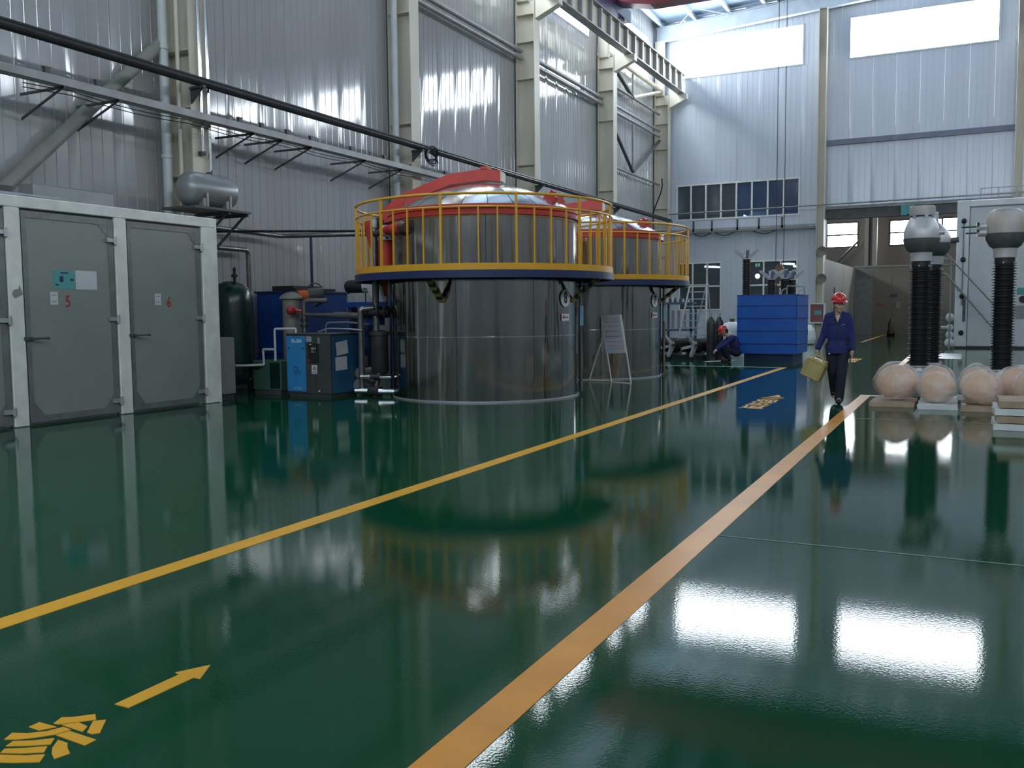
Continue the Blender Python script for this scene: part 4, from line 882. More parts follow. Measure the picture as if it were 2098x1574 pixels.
    for a in (math.radians(3), math.radians(-87), math.radians(93), math.radians(183)):
        M_ = Matrix.Translation((cx, cy, 0)) @ Matrix.Rotation(a, 4, 'Z')
        m = MB(); A = Vector((TR+.02, 0, 1.66)); B = Vector((TR+.52, 0, 2.06)); d = (B-A)/8; nrm = Vector((-d.z, 0, d.x)).normalized()*.07
        for k in range(8):
            m.cur = k % 2; p = A+d*k; q = A+d*(k+1)
            m.prism([M_ @ Vector(v) for v in ((p.x, -.05, p.z), (q.x, -.05, q.z), (q.x+nrm.x, -.05, q.z+nrm.z), (p.x+nrm.x, -.05, p.z+nrm.z))], M_.to_3x3() @ Vector((0, .1, 0)))
        m.build('deck_bracket', ['hazard_yellow', 'hazard_black'], t, smooth=0, label='yellow and black striped bracket')
    # number plate and labels facing the aisle
    a = math.radians(-8); c, s = math.cos(a), math.sin(a)
    M_ = Matrix.Translation((cx+(TR+.012)*c, cy+(TR+.012)*s, 1.73)) @ Matrix.Rotation(a, 4, 'Z')
    m = MB(); m.cyl(M_ @ Vector((0, 0, 0)), M_ @ Vector((.008, 0, 0)), .15, n=32); pl = m.build('number_plate', 'paper_white', t, label='round white plate with ' + lab_num)
    p = M_ @ Vector((.0095, 0, 0)); text('number', num, .27, 'ink_black', pl, tuple(p), (PI/2, 0, PI/2+a), sx=.75, bold=.006)
    m = MB(); m.box((-.0, -.12, -.06), (.006, .12, .06), M_ @ Matrix.Translation((0, .0, -.33))); pl = m.build('maker_label', 'paper_white', t, smooth=0)
    m = MB(); m.box((.006, -.10, -.02), (.008, -.03, .03), M_ @ Matrix.Translation((0, .0, -.33))); m.build('label_mark', 'ink_red', pl, smooth=0)
    m = MB()
    for k in range(4): m.box((.006, -.01+k*.025, -.012), (.008, .008+k*.025, .012), M_ @ Matrix.Translation((0, .0, -.33)))
    m.build('label_print', 'ink_black', pl, smooth=0)
    M2 = Matrix.Translation((cx, cy, 0)) @ Matrix.Rotation(math.radians(17), 4, 'Z')
    m = MB(); m.cyl(M2 @ Vector((TR+.06, 0, .06)), M2 @ Vector((TR+.06, 0, 2.05)), .035, n=10); m.build('sight_pipe', 'stainless', t)
    m = MB(); m.box((TR+.05, -.10, 1.25), (TR+.10, .02, 1.6), M2); m.build('level_label', 'label_blue', t, smooth=0)
    # pipework at the flange on the wall side
    def act(name, mt, a, b, r0, r1=None): m = MB(); m.cyl((cx+a[0], cy+a[1], 2.94), (cx+b[0], cy+b[1], 2.94), r0, r1, 18); m.build(name, mt, t)
    act('actuator_collar', 'paper_white', (-1.27, -1.31), (-1.20, -1.35), .095); act('actuator', 'valve_red', (-1.20, -1.35), (-.98, -1.45), .085)
    act('actuator_body', 'lid_red', (-.98, -1.45), (-.72, -1.57), .10, .13); act('actuator_cap', 'pipe_brown', (-.72, -1.57), (-.62, -1.62), .13, .09)
    m = MB(); m.cyl((cx-1.84, cy-.81, 2.94), (cx-1.27, cy-1.31, 2.94), .055, n=14); m.build('cross_pipe', 'pipe_dark', t)
    m = MB(); m.cyl((cx-1.50, cy-.95, 2.17), (cx-1.50, cy-.95, 2.80), .12, n=18); m.build('lift_cylinder', 'lid_red', t)
    m = MB(); m.cyl((cx-1.50, cy-.95, 2.80), (cx-1.50, cy-.95, 2.86), .15, n=18); m.build('lift_cylinder_cap', 'chrome', t)
    m = MB(); m.cyl((cx-1.84, cy-.81, 3.06), (cx-1.84, cy-.81, 3.2), .05, n=12); m.build('pipe_sleeve', 'paper_white', t)
    return t
make_tank(-7.88, 14.86, 'large stainless steel vacuum tank with yellow railed platform, numbered 8', '8', 'black 8')
make_tank(-7.98, 20.25, 'stainless steel vacuum tank with yellow railed platform behind tank 8, numbered 7', '7', 'black 7')
t = thing('flood_lamp', 'grey lamp on the far side of the nearer tank lid', 'lamp', (-10.4, 16.6, 0))
m = MB(); m.cyl((-10.4, 16.6, 0), (-10.4, 16.6, 3.9), .02, n=8); m.build('lamp_post', 'dark_steel', t)
m = MB(); m.cyl((-10.36, 16.6, 4.05), (-10.18, 16.5, 3.75), .06, .12, n=14); m.build('lamp_head', 'aluminium', t)
m = MB(); m.tube([(-10.38+.09*math.cos(a), 16.6, 3.92+.12*math.sin(a)) for a in np.linspace(PI*.5, PI*1.5, 8)], .015, 6); m.build('lamp_bracket', 'black_rubber', t)
# notice board on a leaning easel between the tanks and the aisle
t = thing('notice_board', 'pale printed notice board on a leaning metal frame in front of the farther tank', 'board', (-6.6, 18.3, 0))
A = [ony(1232, 646, 18.35), ony(1273, 645, 18.0), ony(1284, 720, 17.95), ony(1245, 726, 18.25)]
L0, L1 = onz(1255, 778), onz(1296, 783)
def lean(u, v, z): return onz(u, v, z)
tl, tr = Vector((-6.78, 18.55, 1.43)), Vector((-6.30, 18.15, 1.43)); bl, brr = Vector((-6.70, 18.40, 0)), Vector((-6.22, 18.0, 0))
tl = ony(1232, 646, 18.75); tr = ony(1272, 645, 18.4); bl = onz(1253, 783); brr = onz(1293, 786)
sd = (tr-tl).normalized(); 
for a, b in ((tl, bl), (tr, brr)): m = MB(); m.cyl(a, b, .016, n=8); m.build('leg', 'cream_steel', t)
up = (tl-bl); nn = sd.cross(up).normalized(); 
if nn.y > 0: nn = -nn
c0, c1 = tl+nn*.02, tr+nn*.02; c2, c3 = tr+(brr-tr)*.56+nn*.02, tl+(bl-tl)*.58+nn*.02
m = MB(); m.prism([c0, c1, c2, c3], nn*.012); bd = m.build('board', 'board_face', t, smooth=0)
m = MB()
for k in (.1, .18, .3, .42, .55, .57, .7, .8, .88):
    a = c0+(c3-c0)*k; b = c1+(c2-c1)*k; m.prism([a+(b-a)*.12+nn*.0125, a+(b-a)*.88+nn*.0125, a+(b-a)*.88+(c3-c0)*.006+nn*.0125, a+(b-a)*.12+(c3-c0)*.006+nn*.0125], nn*.001)
m.build('board_print', 'ink_grey', bd, smooth=0)
m = MB(); m.cyl(bl, brr, .016, n=8); m.build('foot_bar', 'cream_steel', t); bk = bl+Vector((-.55, .1, 0)); m = MB(); m.cyl(bl+Vector((0, 0, .016)), bk+Vector((0, 0, .016)), .014, n=8); m.build('foot_bar', 'cream_steel', t)
m = MB(); m.cyl((tl+tr)/2+Vector((-.05, .0, -.1)), bk+Vector((0, 0, .016)), .014, n=8); m.build('back_strut', 'cream_steel', t)
# ================================================================== INSULATORS
def ribbed(L, rc, rs, pitch, z0=0.):
    pr = [(0.001, z0), (rc, z0)]; n = int(L/pitch)
    for i in range(n):
        z = z0+(i+.15)*L/n; R_ = rs if i % 2 == 0 else rs*.92
        pr += [(rc, z), (R_, z+pitch*.18), (R_, z+pitch*.30), (rc, z+pitch*.62)]
    pr += [(rc, z0+L), (0.001, z0+L)]; return pr
INS = {}
def insulator(label, loc, L, rot=(0, 0, 0), fingers=4, group=None, rc=.10, rs=.14):
    t = thing('ribbed_insulator', label, 'insulator', loc, rot, group=group)
    key = (L, rc, rs)
    if key not in INS:
        m = MB(); m.lathe(ribbed(L, rc, rs, .05), (0, 0, 0), 24)
        c = MB(); c.lathe([(0.001, L-.02), (.12, L-.02), (.12, L+.06), (.08, L+.1), (.001, L+.1)], (0, 0, 0), 20)
        f = MB(); f.prism([(.05, -.045, L+.02), (.12, -.045, L+.0), (.36, -.045, L+.22), (.36, -.045, L+.26), (.27, -.045, L+.26), (.20, -.045, L+.2), (.05, -.045, L+.1)], (0, .09, 0))
        INS[key] = (m.mesh('ribbed_body', 'porcelain_brown', 40), c.mesh('end_cap', 'cast_aluminium', 35), f.mesh('clamp_finger', 'claw_metal', 0))
    b, c, f = INS[key]
    inst('ribbed_body', b, t); inst('end_cap', c, t)
    for i in range(fingers): inst('clamp_finger', f, t, rot=(0, 0, 2*PI*i/fingers+.3))
    return t
# blue transformer box
bx = thing('transformer_tank', 'large blue banded steel tank standing in front of the end wall window', 'tank', (-5.15, 28.1, 0))
XA, XB, YA, YB = -6.02, -4.32, 27.1, 29.1
zs = [.22, .52, .89, 1.26, 1.62, 1.93]
m = MB(); m.box((XA+.18, YA+.15, 0), (XB-.12, YB-.15, .22)); m.build('base_frame', 'deck_blue', bx, smooth=0)
for i in range(5):
    k = .0 if i % 2 == 0 else .006
    m = MB(); m.prism([(XA-k, YA, zs[i]), (XB-.03, YA-k, zs[i]), (XB+k, YA+.04, zs[i]), (XB+k, YB, zs[i]), (XA-k, YB, zs[i])], (0, 0, zs[i+1]-zs[i]-.012)); m.build('tank_section', 'box_blue', bx, smooth=0)
    m = MB(); m.box((XA-.012, YA-.014, zs[i+1]-.014), (XB+.02, YB+.01, zs[i+1]+.002)); m.build('weld_ledge', 'deck_blue' if i < 4 else 'box_blue', bx, smooth=0)
m = MB(); p = [ony(1612, 606, 28), ony(1612, 586, 28), ony(1648, 587, 28), ony(1648, 606, 28)]
m.tube(bend(p, .06), .018, 8); m.build('guard_rail', 'grey_steel', bx)
m = MB(); m.tube(bend([ony(1600, 606, 27.6), ony(1603, 594, 27.7), ony(1612, 591, 28)], .06), .014, 8); m.build('guard_rail', 'grey_steel', bx)
m = MB(); m.tube(bend([ony(1632, 606, 27.6), ony(1640, 594, 27.7), ony(1648, 592, 28)], .06), .014, 8); m.build('guard_rail', 'grey_steel', bx)
for u, L, lab, Yk in ((1529, 1.10, 'tall dark ribbed insulator with metal claw on the left of the blue tank', 28.0), (1580, .48, 'short ribbed insulator with claw in the middle of the blue tank', 28.3), (1607, .50, 'short ribbed insulator with claw right of the middle on the blue tank', 28.4), (1622, .47, 'short ribbed insulator with claw at the right on the blue tank', 28.6)):
    p = ony(u, 606, Yk); insulator(lab, (p.x, Yk, 1.935), L, group='insulators on the blue tank')
# insulators lying on the floor by the gas cylinders
for (u, lab) in ((1378, 'ribbed insulator lying on the floor, its claw left of the ladder foot'), (1424, 'ribbed insulator lying on the floor next to the gas cylinders'), (1342, 'ribbed insulator lying half hidden behind the farther tank')):
    p = ony(u, 712, 27.8); insulator(lab, (p.x+.51, 28.45, .42), .9, (0, -PI/2, 1.0), 4, 'insulators lying on the floor', .17, .22)
    t = thing('floor_cradle', 'low grey cradle under the ' + lab.replace('ribbed insulator lying on the floor', 'insulator').replace('ribbed insulator lying ', 'insulator '), 'cradle', (p.x+.28, 28.09, 0), (0, 0, 1.0))
    m = MB(); m.box((-.36, -.16, 0), (.36, .16, .12)); m.build('beam', 'dark_steel', t, smooth=0, local=True)
    for x in (-.3, .22): m = MB(); m.prism([(x, -.16, .12), (x, .16, .12), (x, .16, .26), (x, .0, .195), (x, -.16, .26)], (.08, 0, 0)); m.build('chock', 'grey_steel', t, smooth=0, local=True)
def gas_cyl(u, lab, Y):
    p = ony(u, 736, Y); t = thing('gas_cylinder', lab, 'cylinder', (p.x, Y, 0), group='gas cylinders')
    m = MB(); m.lathe([(0.001, 0), (.12, 0), (.125, .02), (.125, 1.08), (.11, 1.18), (.06, 1.26), (.045, 1.3), (.001, 1.3)], (p.x, Y, 0), 20); m.build('bottle', 'pipe_dark', t)
    m = MB(); m.cyl((p.x, Y, 1.28), (p.x, Y, 1.38), .03, n=10); m.box((p.x-.05, Y-.02, 1.36), (p.x+.05, Y+.02, 1.42)); m.build('valve', 'aluminium', t)
gas_cyl(1456, 'dark gas cylinder, the nearer one beside the stepladder', 27.0); gas_cyl(1473, 'dark gas cylinder next to the crouching worker', 27.4)
t = thing('floor_sheet', 'white sheet spread on the floor before the crouching worker', 'sheet', (-6.3, 27.0, 0))
m = MB(); m.prism([(-6.85, 26.5, .001), (-6.2, 26.9, .001), (-6.1, 27.5, .001), (-6.4, 27.6, .001), (-6.7, 26.95, .001)], (0, 0, .006)); m.build('sheet', 'foam_white', t, smooth=0)
# stepladder
t = thing('stepladder', 'tall aluminium stepladder standing in front of the dark window', 'ladder', (-8.0, 30.0, 0))
fl_, fr_ = Vector((-8.62, 29.6, 0)), Vector((-7.62, 29.6, 0)); tl_, tr_ = Vector((-8.28, 30.2, 2.36)), Vector((-7.72, 30.2, 2.36))
for a, b in ((fl_, tl_), (fr_, tr_)):
    m = MB(); m.cyl(a, b, .028, n=8); m.build('rail', 'aluminium', t)
for a, b in ((Vector((-8.5, 31.0, 0)), tr_), (Vector((-7.7, 31.0, 0)), tr_+Vector((.05, 0, 0)))):
    m = MB(); m.cyl(a, b, .022, n=8); m.build('rear_leg', 'aluminium', t)
for k in range(1, 11):
    a = fl_+(tl_-fl_)*k/10; b = fr_+(tr_-fr_)*k/10; m = MB(); m.box((a.x, a.y-.04, a.z-.03), (b.x, a.y+.04, a.z)); m.build('step', 'aluminium', t, smooth=0)
# blue workbench with parts
t = thing('work_bench', 'blue steel workbench cluttered with parts behind the farther tank', 'bench', (-9.3, 33.0, 0))
p0, p1 = ony(1362, 622, 33), ony(1422, 622, 33)
m = MB(); m.box((p0.x, 32.7, 1.72), (p1.x, 33.4, 1.80)); m.build('top_shelf', 'bench_blue', t, smooth=0)
m = MB(); m.box((p0.x, 32.7, .75), (p1.x, 33.4, .82)); m.build('lower_shelf', 'bench_blue', t, smooth=0)
for x in (p0.x, p1.x-.07):
    for y in (32.7, 33.33): m = MB(); m.box((x, y, 0), (x+.07, y+.07, 1.75)); m.build('leg', 'bench_blue', t, smooth=0)
for i in range(9):
    x = p0.x+.1+i*(p1.x-p0.x-.2)/9; h = random.uniform(.08, .25)
    q = thing('machine_part', ['first', 'second', 'third', 'fourth', 'fifth', 'sixth', 'seventh', 'eighth', 'ninth'][i]+[' from the left, pale metal part on the bench top', ' from the left, dark part on the bench top'][i % 2], 'part', (x, 33.0, 1.8), group='parts on the bench top')
    m = MB(); m.lathe([(.001, 1.8), (.05, 1.8), (.05, 1.8+h*.5), (.03, 1.8+h*.55), (.03, 1.8+h), (.001, 1.8+h)], (x, 33.0, 0), 10); m.build('body', ['cast_aluminium', 'dark_steel'][i % 2], q)
for i in range(4):
    x = p0.x+.3+i*.22; q = thing('tube_stock', ['leftmost', 'second', 'third', 'rightmost'][i]+' upright grey tube on the lower bench shelf', 'tube', (x, 33, .82), group='tubes on the lower bench shelf')
    m = MB(); m.cyl((x, 33.05, .82), (x, 33.05, 1.5), .05, n=10); m.build('tube', 'grey_steel', q)
# white drum behind crouching worker
p = ony(1500, 668, 29.8); t = thing('white_drum', 'white rounded drum behind the crouching worker', 'drum', (p.x, 29.8, 0))
m = MB(); m.lathe([(.001, 0), (.42, 0), (.43, .6), (.40, .9), (.28, 1.05), (.12, 1.12), (.001, 1.12)], (p.x, 29.8, 0), 24); m.build('shell', 'foam_white', t)
m = MB(); m.cyl((p.x, 29.8, 1.1), (p.x, 29.8, 1.22), .08, n=12); m.build('cap', 'dark_steel', t)
# board on the doorway column
t = thing('notice_stand', 'white framed dark notice board on the column left of the walking man', 'board', (-5.78, 41.6, .95))
a, b = ony(1659, 624, 41.55), ony(1689, 660, 41.55)
m = MB(); m.box((a.x, 41.52, b.z), (b.x, 41.62, a.z)); m.build('backing', 'extinguisher_box', t, smooth=0)
for (xa, xb, za, zb) in ((a.x-.04, a.x+.04, b.z, a.z), (b.x-.04, b.x+.04, b.z, a.z), (a.x-.04, b.x+.04, a.z, a.z+.06), (a.x-.04, b.x+.04, b.z-.06, b.z)):
    m = MB(); m.box((xa, 41.48, za), (xb, 41.62, zb)); m.build('frame_bar', 'paper_white', t, smooth=0)
m = MB(); m.box((a.x+.2, 41.515, b.z+.32), (b.x-.12, 41.52, b.z+.5)); m.build('paper', 'paper_teal', t, smooth=0)
for x in (a.x+.1, b.x-.1): m = MB(); m.box((x-.03, 41.58, 0), (x+.03, 41.62, b.z-.06)); m.build('stand_leg', 'aluminium', t, smooth=0)
t = thing('white_sack', 'white sack hanging low beside the blue tank', 'sack', (-6.0, 40.9, 0))
m = MB(); m.lathe([(.001, 0), (.22, .02), (.28, .25), (.24, .6), (.12, .8), (.05, .86), (.001, .86)], (-6.0, 40.9, 0), 16); blob('sack', m, 'foam_white', None, .04, 3).name = 'tmp'
o = bpy.data.objects['tmp']; o.name = 'sack'; o.data.transform(Matrix.Translation((6.0, -40.9, 0))); o.parent = t
for z, lab in ((ony(1678, 515, 41.5).z, 'upper round dark horn on the doorway column'), (ony(1678, 571, 41.5).z, 'lower round dark horn on the doorway column')):
    t = thing('wall_horn', lab, 'horn', (-5.68, 41.6, z), group='horns on the doorway column')
    m = MB(); m.lathe([(.001, 0), (.06, 0), (.08, .05), (.2, .16), (.21, .18), (.001, .12)], (0, 0, 0), 18, M=Matrix.Translation((-5.62, 41.64, z)) @ Matrix.Rotation(PI/2, 4, 'X')); m.build('horn_bell', 'old_wall', t)
    m = MB(); m.box((-5.66, 41.63, z-.05), (-5.56, 41.66, z+.05)); m.build('mount', 'dark_steel', t, smooth=0)
# end wall pipe and tray
t = thing('wall_pipe', 'thin pipe along the end wall above the doorway', 'pipe', (-5, 41.5, 5.95))
m = MB(); m.cyl((-12.4, 41.45, 5.9), (6.0, 41.45, 6.02), .032, n=10); m.build('pipe', 'grey_steel', t)
t = thing('cable_tray', 'grey cable ledge with hangers along the end wall below the strip window', 'cable tray', (-9, 41.9, 5.1))
m = MB(); m.box((-12.4, 41.75, 5.02), (-5.95, 42.15, 5.08)); m.build('ledge', 'grey_steel', t, smooth=0)
m = MB(); m.box((-12.4, 41.72, 5.08), (-5.95, 41.76, 5.2)); m.build('edge_channel', 'grey_steel', t, smooth=0)
for x in (-11.3, -10.45, -9.3, -8.35, -7.35): m = MB(); m.box((x-.04, 41.72, 5.08), (x+.04, 41.76, 5.55)); m.build('hanger', 'dark_steel', t, smooth=0)
for k, (xa, xb) in enumerate(((-11.3, -10.5), (-10.3, -9.4), (-8.6, -7.6))):
    m = MB(); m.tube([(xa+(xb-xa)*s, 41.7, 5.0-.14*math.sin(PI*s)) for s in np.linspace(0, 1, 10)], .025, 6); m.build('loose_cable', 'black_rubber', t)
t = thing('wall_cable', 'black cable sagging from the corner column', 'cable', (-12.3, 41.4, 6))
m = MB(); m.tube([tuple(ony(u, v, 41.3)) for u, v in ((1356, 366), (1357, 380), (1354, 395), (1348, 410), (1342, 425), (1338, 440))], .03, 6); m.build('cable', 'black_rubber', t)
t = thing('hanging_sign', 'pale green double sign hanging from the doorway lintel', 'sign', (-2.2, 42.0, 5.3))
a, b = ony(1846, 424, 42.0), ony(1856, 437, 42.0); c, d = ony(1860, 424, 42.0), ony(1870, 437, 42.0)
m = MB(); m.box((a.x, 42.0, b.z-.08), (b.x+.06, 42.12, 5.80)); m.build('sign_plate', 'paper_teal', t, smooth=0); m = MB(); m.box((c.x, 42.0, d.z-.02), (d.x+.06, 42.12, 5.80)); m.build('sign_plate', 'paper_teal', t, smooth=0)
t = thing('safety_rail', 'thin grey guard rail on the roof of the white room', 'railing', (1.1, 41.2, 5.5))
a, b = ony(2010, 386, 41.0), ony(2110, 379, 41.0)
m = MB(); m.cyl((a.x, 41.0, a.z), (3.5, 41.0, a.z), .02, n=6); m.build('top_rail', 'grey_steel', t)
for k in range(6): x = a.x+k*.62; m = MB(); m.cyl((x, 41.0, 5.45), (x, 41.0, a.z), .018, n=6); m.build('post', 'grey_steel', t)

# ================================================================== WHITE ROOM + STAIR (right)
wr_ = thing('drying_room', 'big white walk-in drying room with grey door at the right', 'room', (2.0, 39.8, 0))
cx0, cy0, ch = -.38, 38.3, 5.46
m = MB(); m.box((cx0, cy0+.02, 0), (6.0, 41.4, ch-.02)); m.build('room_body', 'cab_white', wr_, smooth=0)
m = MB(); m.bbox((cx0-.02, cy0-.08, 0), (cx0+.40, cy0+.02, ch), .02); m.build('door_post', 'cab_white', wr_)
m = MB(); m.bbox((cx0+.40, cy0-.08, ch-.24), (6.0, cy0+.02, ch), .02); m.build('header', 'cab_white', wr_)
m = MB(); m.box((cx0+.43, cy0-.05, .08), (4.2, cy0+.0, ch-.27)); dr = m.build('door', 'cab_panel', wr_, smooth=0)
m = MB(); m.box((cx0+.405, cy0-.06, .08), (cx0+.43, cy0+.0, ch-.24)); m.build('door_gap', 'ink_grey', dr, smooth=0)
m = MB(); m.box((cx0+.43, cy0-.06, ch-.275), (4.2, cy0+.0, ch-.245)); m.build('door_gap', 'ink_grey', dr, smooth=0)
m = MB(); m.box((cx0, cy0-.1, 0), (4.2, cy0-.02, .07)); m.build('threshold', 'pipe_black', wr_, smooth=0)
for v in (453, 532, 607, 682):
    p = ony(1978, v, cy0-.1); m = MB(); m.ball((cx0+.22, cy0-.13, p.z), (.09, .06, .1), 12, 8); m.build('clamp_knob', 'ink_black', wr_)
m = MB(); m.cyl((cx0+.22, cy0-.11, 1.6), (cx0+.22, cy0-.11, 4.8), .025, n=8); m.build('clamp_rod', 'grey_steel', wr_)
m = MB(); m.cyl((cx0+.3, cy0-.1, 1.0), (cx0+.3, cy0-.1, 2.0), .05, n=8); m.build('latch_bar', 'bowl_grey', wr_)
p = ony(2096, 613, cy0-.1); m = MB(); m.cyl((p.x, cy0-.12, p.z), (p.x, cy0-.05, p.z), .13, n=18); m.build('port_hole', 'ink_black', dr)
p = ony(2090, 598, cy0-.1); m = MB(); m.box((p.x-.1, cy0-.06, p.z-.1), (p.x+.3, cy0-.05, p.z+.15)); m.build('teal_sticker', 'paper_teal', dr, smooth=0)
a, b = ony(2073, 626, cy0-.1), ony(2125, 654, cy0-.1); m = MB(); m.box((a.x, cy0-.06, b.z), (b.x, cy0-.05, a.z)); m.build('vent_panel', 'tank_grey', dr, smooth=0)
for k in range(5): z = b.z+(a.z-b.z)*(k+.5)/5; m = MB(); m.box((a.x+.03, cy0-.068, z-.015), (b.x-.03, cy0-.06, z+.015)); m.build('vent_slat', 'grey_steel', dr, smooth=0)
st = thing('mobile_stair', 'grey tubular stair with handrails leaning before the white room', 'stair', (.2, 37.2, 0))
for Yk in (36.8, 37.6):
    P = lambda u, v: Vector((ony(u, v, 37.2).x, Yk, ony(u, v, 37.2).z))
    m = MB(); m.tube(bend([P(1913, 562), P(1914, 508), P(1928, 508), P(2045, 634), P(2050, 668)], .1), .022, 8); m.build('handrail', 'stair_grey', st)
    m = MB(); m.tube([P(1910, 562), P(1938, 562), P(2070, 712)], .035, 8); m.build('stringer', 'stair_grey', st)
    a = P(1909, 562); m = MB(); m.cyl(a, (a.x-.1, Yk, 0), .03, n=8); m.build('leg', 'stair_grey', st)
    a = P(1948, 573); m = MB(); m.cyl((a.x, Yk, 0), (a.x, Yk, P(1948, 530).z), .025, n=8); m.build('leg', 'stair_grey', st)
    m = MB(); m.cyl(P(1915, 531), P(1950, 530), .018, n=8); m.build('mid_rail', 'stair_grey', st)
a, b = ony(1910, 562, 37.2), ony(1938, 562, 37.2)
m = MB(); m.box((a.x, 36.8, a.z-.03), (b.x, 37.6, a.z)); m.build('platform', 'stair_grey', st, smooth=0)
for k in range(1, 9):
    p = ony(1938+(2070-1938)*k/9.2, 562+(712-562)*k/9.2, 37.2); m = MB(); m.box((p.x-.1, 36.84, p.z-.02), (p.x+.1, 37.56, p.z+.01)); m.build('tread', 'stair_grey', st, smooth=0)
p = ony(1945, 700, 37.9); t = thing('valve_stack', 'stack of white insulated valves beside the white room', 'valve', (p.x, 37.9, 0))
for z, r in ((.2, .17), (.5, .14), (.78, .12), (1.15, .15)): m = MB(); m.ball((p.x, 37.9, z), (r, r, r*1.1), 14, 8); m.build('insulated_valve', 'foam_white', t)
m = MB(); m.cyl((p.x, 37.9, 0), (p.x, 37.9, 1.1), .05, n=10); m.build('pipe', 'dark_steel', t)
m = MB(); m.cyl((p.x-.3, 37.85, .78), (p.x-.1, 37.85, .78), .06, n=10); m.build('side_valve', 'paper_white', t)
p = onz(1822, 684); t = thing('extinguisher_trolley', 'small dark wheeled extinguisher far away in the next hall', 'extinguisher', (p.x, 55.5, 0))
m = MB(); m.lathe([(.001, .1), (.14, .1), (.15, .2), (.15, .7), (.08, .85), (.03, .95), (.001, .95)], (p.x*.92, 55.5, 0), 16); m.build('bottle', 'pipe_brown', t)
m = MB(); m.tube(bend([(p.x*.92, 55.6, .2), (p.x*.92, 55.75, 1.1), (p.x*.92+.15, 55.75, 1.15)], .06), .02, 6); m.build('handle', 'dark_steel', t)
m = MB(); m.cyl((p.x*.92-.2, 55.6, .12), (p.x*.92+.2, 55.6, .12), .12, n=14); m.build('wheel', 'black_rubber', t)

# ================================================================== CURRENT TRANSFORMERS (right foreground)
def ct(label, X, Y, kind, s=1.0, zb=.51):
    t = thing('current_transformer', label, 'transformer', (X, Y, 0))
    m = MB(); m.bbox((X-.27, Y-.27, .06), (X+.27, Y+.27, .36), .04); m.build('base_box', 'cast_aluminium', t)
    for dx in (-.22, .22):
        for dy in (-.22, .22): m = MB(); m.box((X+dx-.05, Y+dy-.05, 0), (X+dx+.05, Y+dy+.05, .06)); m.build('foot', 'cast_aluminium', t, smooth=0)
    m = MB(); m.lathe([(.22, .36), (.22, .39), (.16, .42), (.15, zb-.02), (.2, zb-.02), (.2, zb), (.001, zb)], (X, Y, 0), 28); m.build('base_flange', 'cast_aluminium', t)
    m = MB(); m.lathe(ribbed(1.70*s, .135, .19, .044, zb)[:-1] + [(.15, zb+1.70*s), (.15, zb+1.80*s), (.001, zb+1.80*s)], (X, Y, 0), 32); m.build('ribbed_housing', 'silicone_black', t, 40)
    zt = zb+1.80*s
    for k in range(6): a = k*PI/3+.4; m = MB(); m.cyl((X+.17*math.cos(a), Y+.17*math.sin(a), zt-.10), (X+.17*math.cos(a), Y+.17*math.sin(a), zt-.065), .018, n=8); m.build('bolt', 'chrome', t)
    m = MB(); m.lathe([(.001, zt), (.17, zt), (.175, zt+.13), (.18, zt+.15)], (X, Y, 0), 28); m.build('neck', 'cast_aluminium', t)
    m = MB(); m.lathe([(.18, zt+.15), (.23, zt+.19), (.285, zt+.29), (.295, zt+.37), (.30, zt+.375), (.30, zt+.39), (.001, zt+.39)], (X, Y, 0), 32); m.build('bowl', 'bowl_grey', t)
    h = zt+.39
    if kind == 'cap':
        m = MB(); m.lathe([(.29, h), (.295, h+.08), (.27, h+.19), (.22, h+.31), (.19, h+.36), (.001, h+.36)], (X, Y, 0), 32); m.build('head', 'cast_aluminium', t)
        m = MB(); m.lathe([(.17, h+.36), (.17, h+.39), (.001, h+.39)], (X, Y, 0), 28); m.build('gap_ring', 'dark_steel', t)
        m = MB(); m.lathe([(.001, h+.39), (.205, h+.39), (.21, h+.41), (.21, h+.54), (.19, h+.555), (.001, h+.56)], (X, Y, 0), 28); m.build('expansion_cap', 'rust_stain', t)
        for a in (-1.2, -.5, -2.2): m = MB(); M_ = Matrix.Translation((X, Y, 0)) @ Matrix.Rotation(a, 4, 'Z'); m.box((.17, -.03, h+.34), (.21, .03, h+.42), M_); m.build('clip', 'aluminium', t, smooth=0)
        m = MB(); m.cyl((X+.18, Y-.05, h+.1), (X+.36, Y-.05, h+.1), .05, n=12); m.build('terminal', 'cast_aluminium', t)
    elif kind == 'slim':
        m = MB(); m.lathe([(.29, h), (.295, h+.08), (.25, h+.2), (.14, h+.33), (.075, h+.38), (.075, h+.55), (.06, h+.57), (.001, h+.57)], (X, Y, 0), 28); m.build('head', 'cast_aluminium', t)
        m = MB(); m.cyl((X+.2, Y, h+.03), (X+.42, Y-.02, h+.05), .05, n=12); m.build('terminal', 'bowl_grey', t)
    else:
        m = MB(); m.lathe([(.29, h), (.30, h+.12), (.29, h+.24), (.25, h+.34), (.18, h+.385), (.10, h+.40), (.001, h+.40)], (X, Y, 0), 32); m.build('head', 'rust_stain', t)
        for sx in (-1, 1):
            for dz, l in ((.12, .22), (.02, .16)):
                m = MB(); m.cyl((X+sx*.27, Y-.08, h+dz), (X+sx*(.34+.04), Y-.08, h+dz), .06, n=12); m.build('terminal_boss', 'cast_aluminium', t)
                m = MB(); m.cyl((X+sx*.38, Y-.08, h+dz), (X+sx*(.42), Y-.08, h+dz), .075, n=6); m.build('terminal_nut', 'chrome', t)
                m = MB(); m.cyl((X+sx*.42, Y-.08, h+dz), (X+sx*(.42+l), Y-.08, h+dz), .012, n=8); m.build('terminal_rod', 'chrome', t)
    return t
ct('tall current transformer with flat round cap, left of the pair on the floor', -.725, 17.5, 'cap')
ct('tall current transformer mostly hidden behind the capped one', -.575, 18.7, 'slim', 1.0, .50)
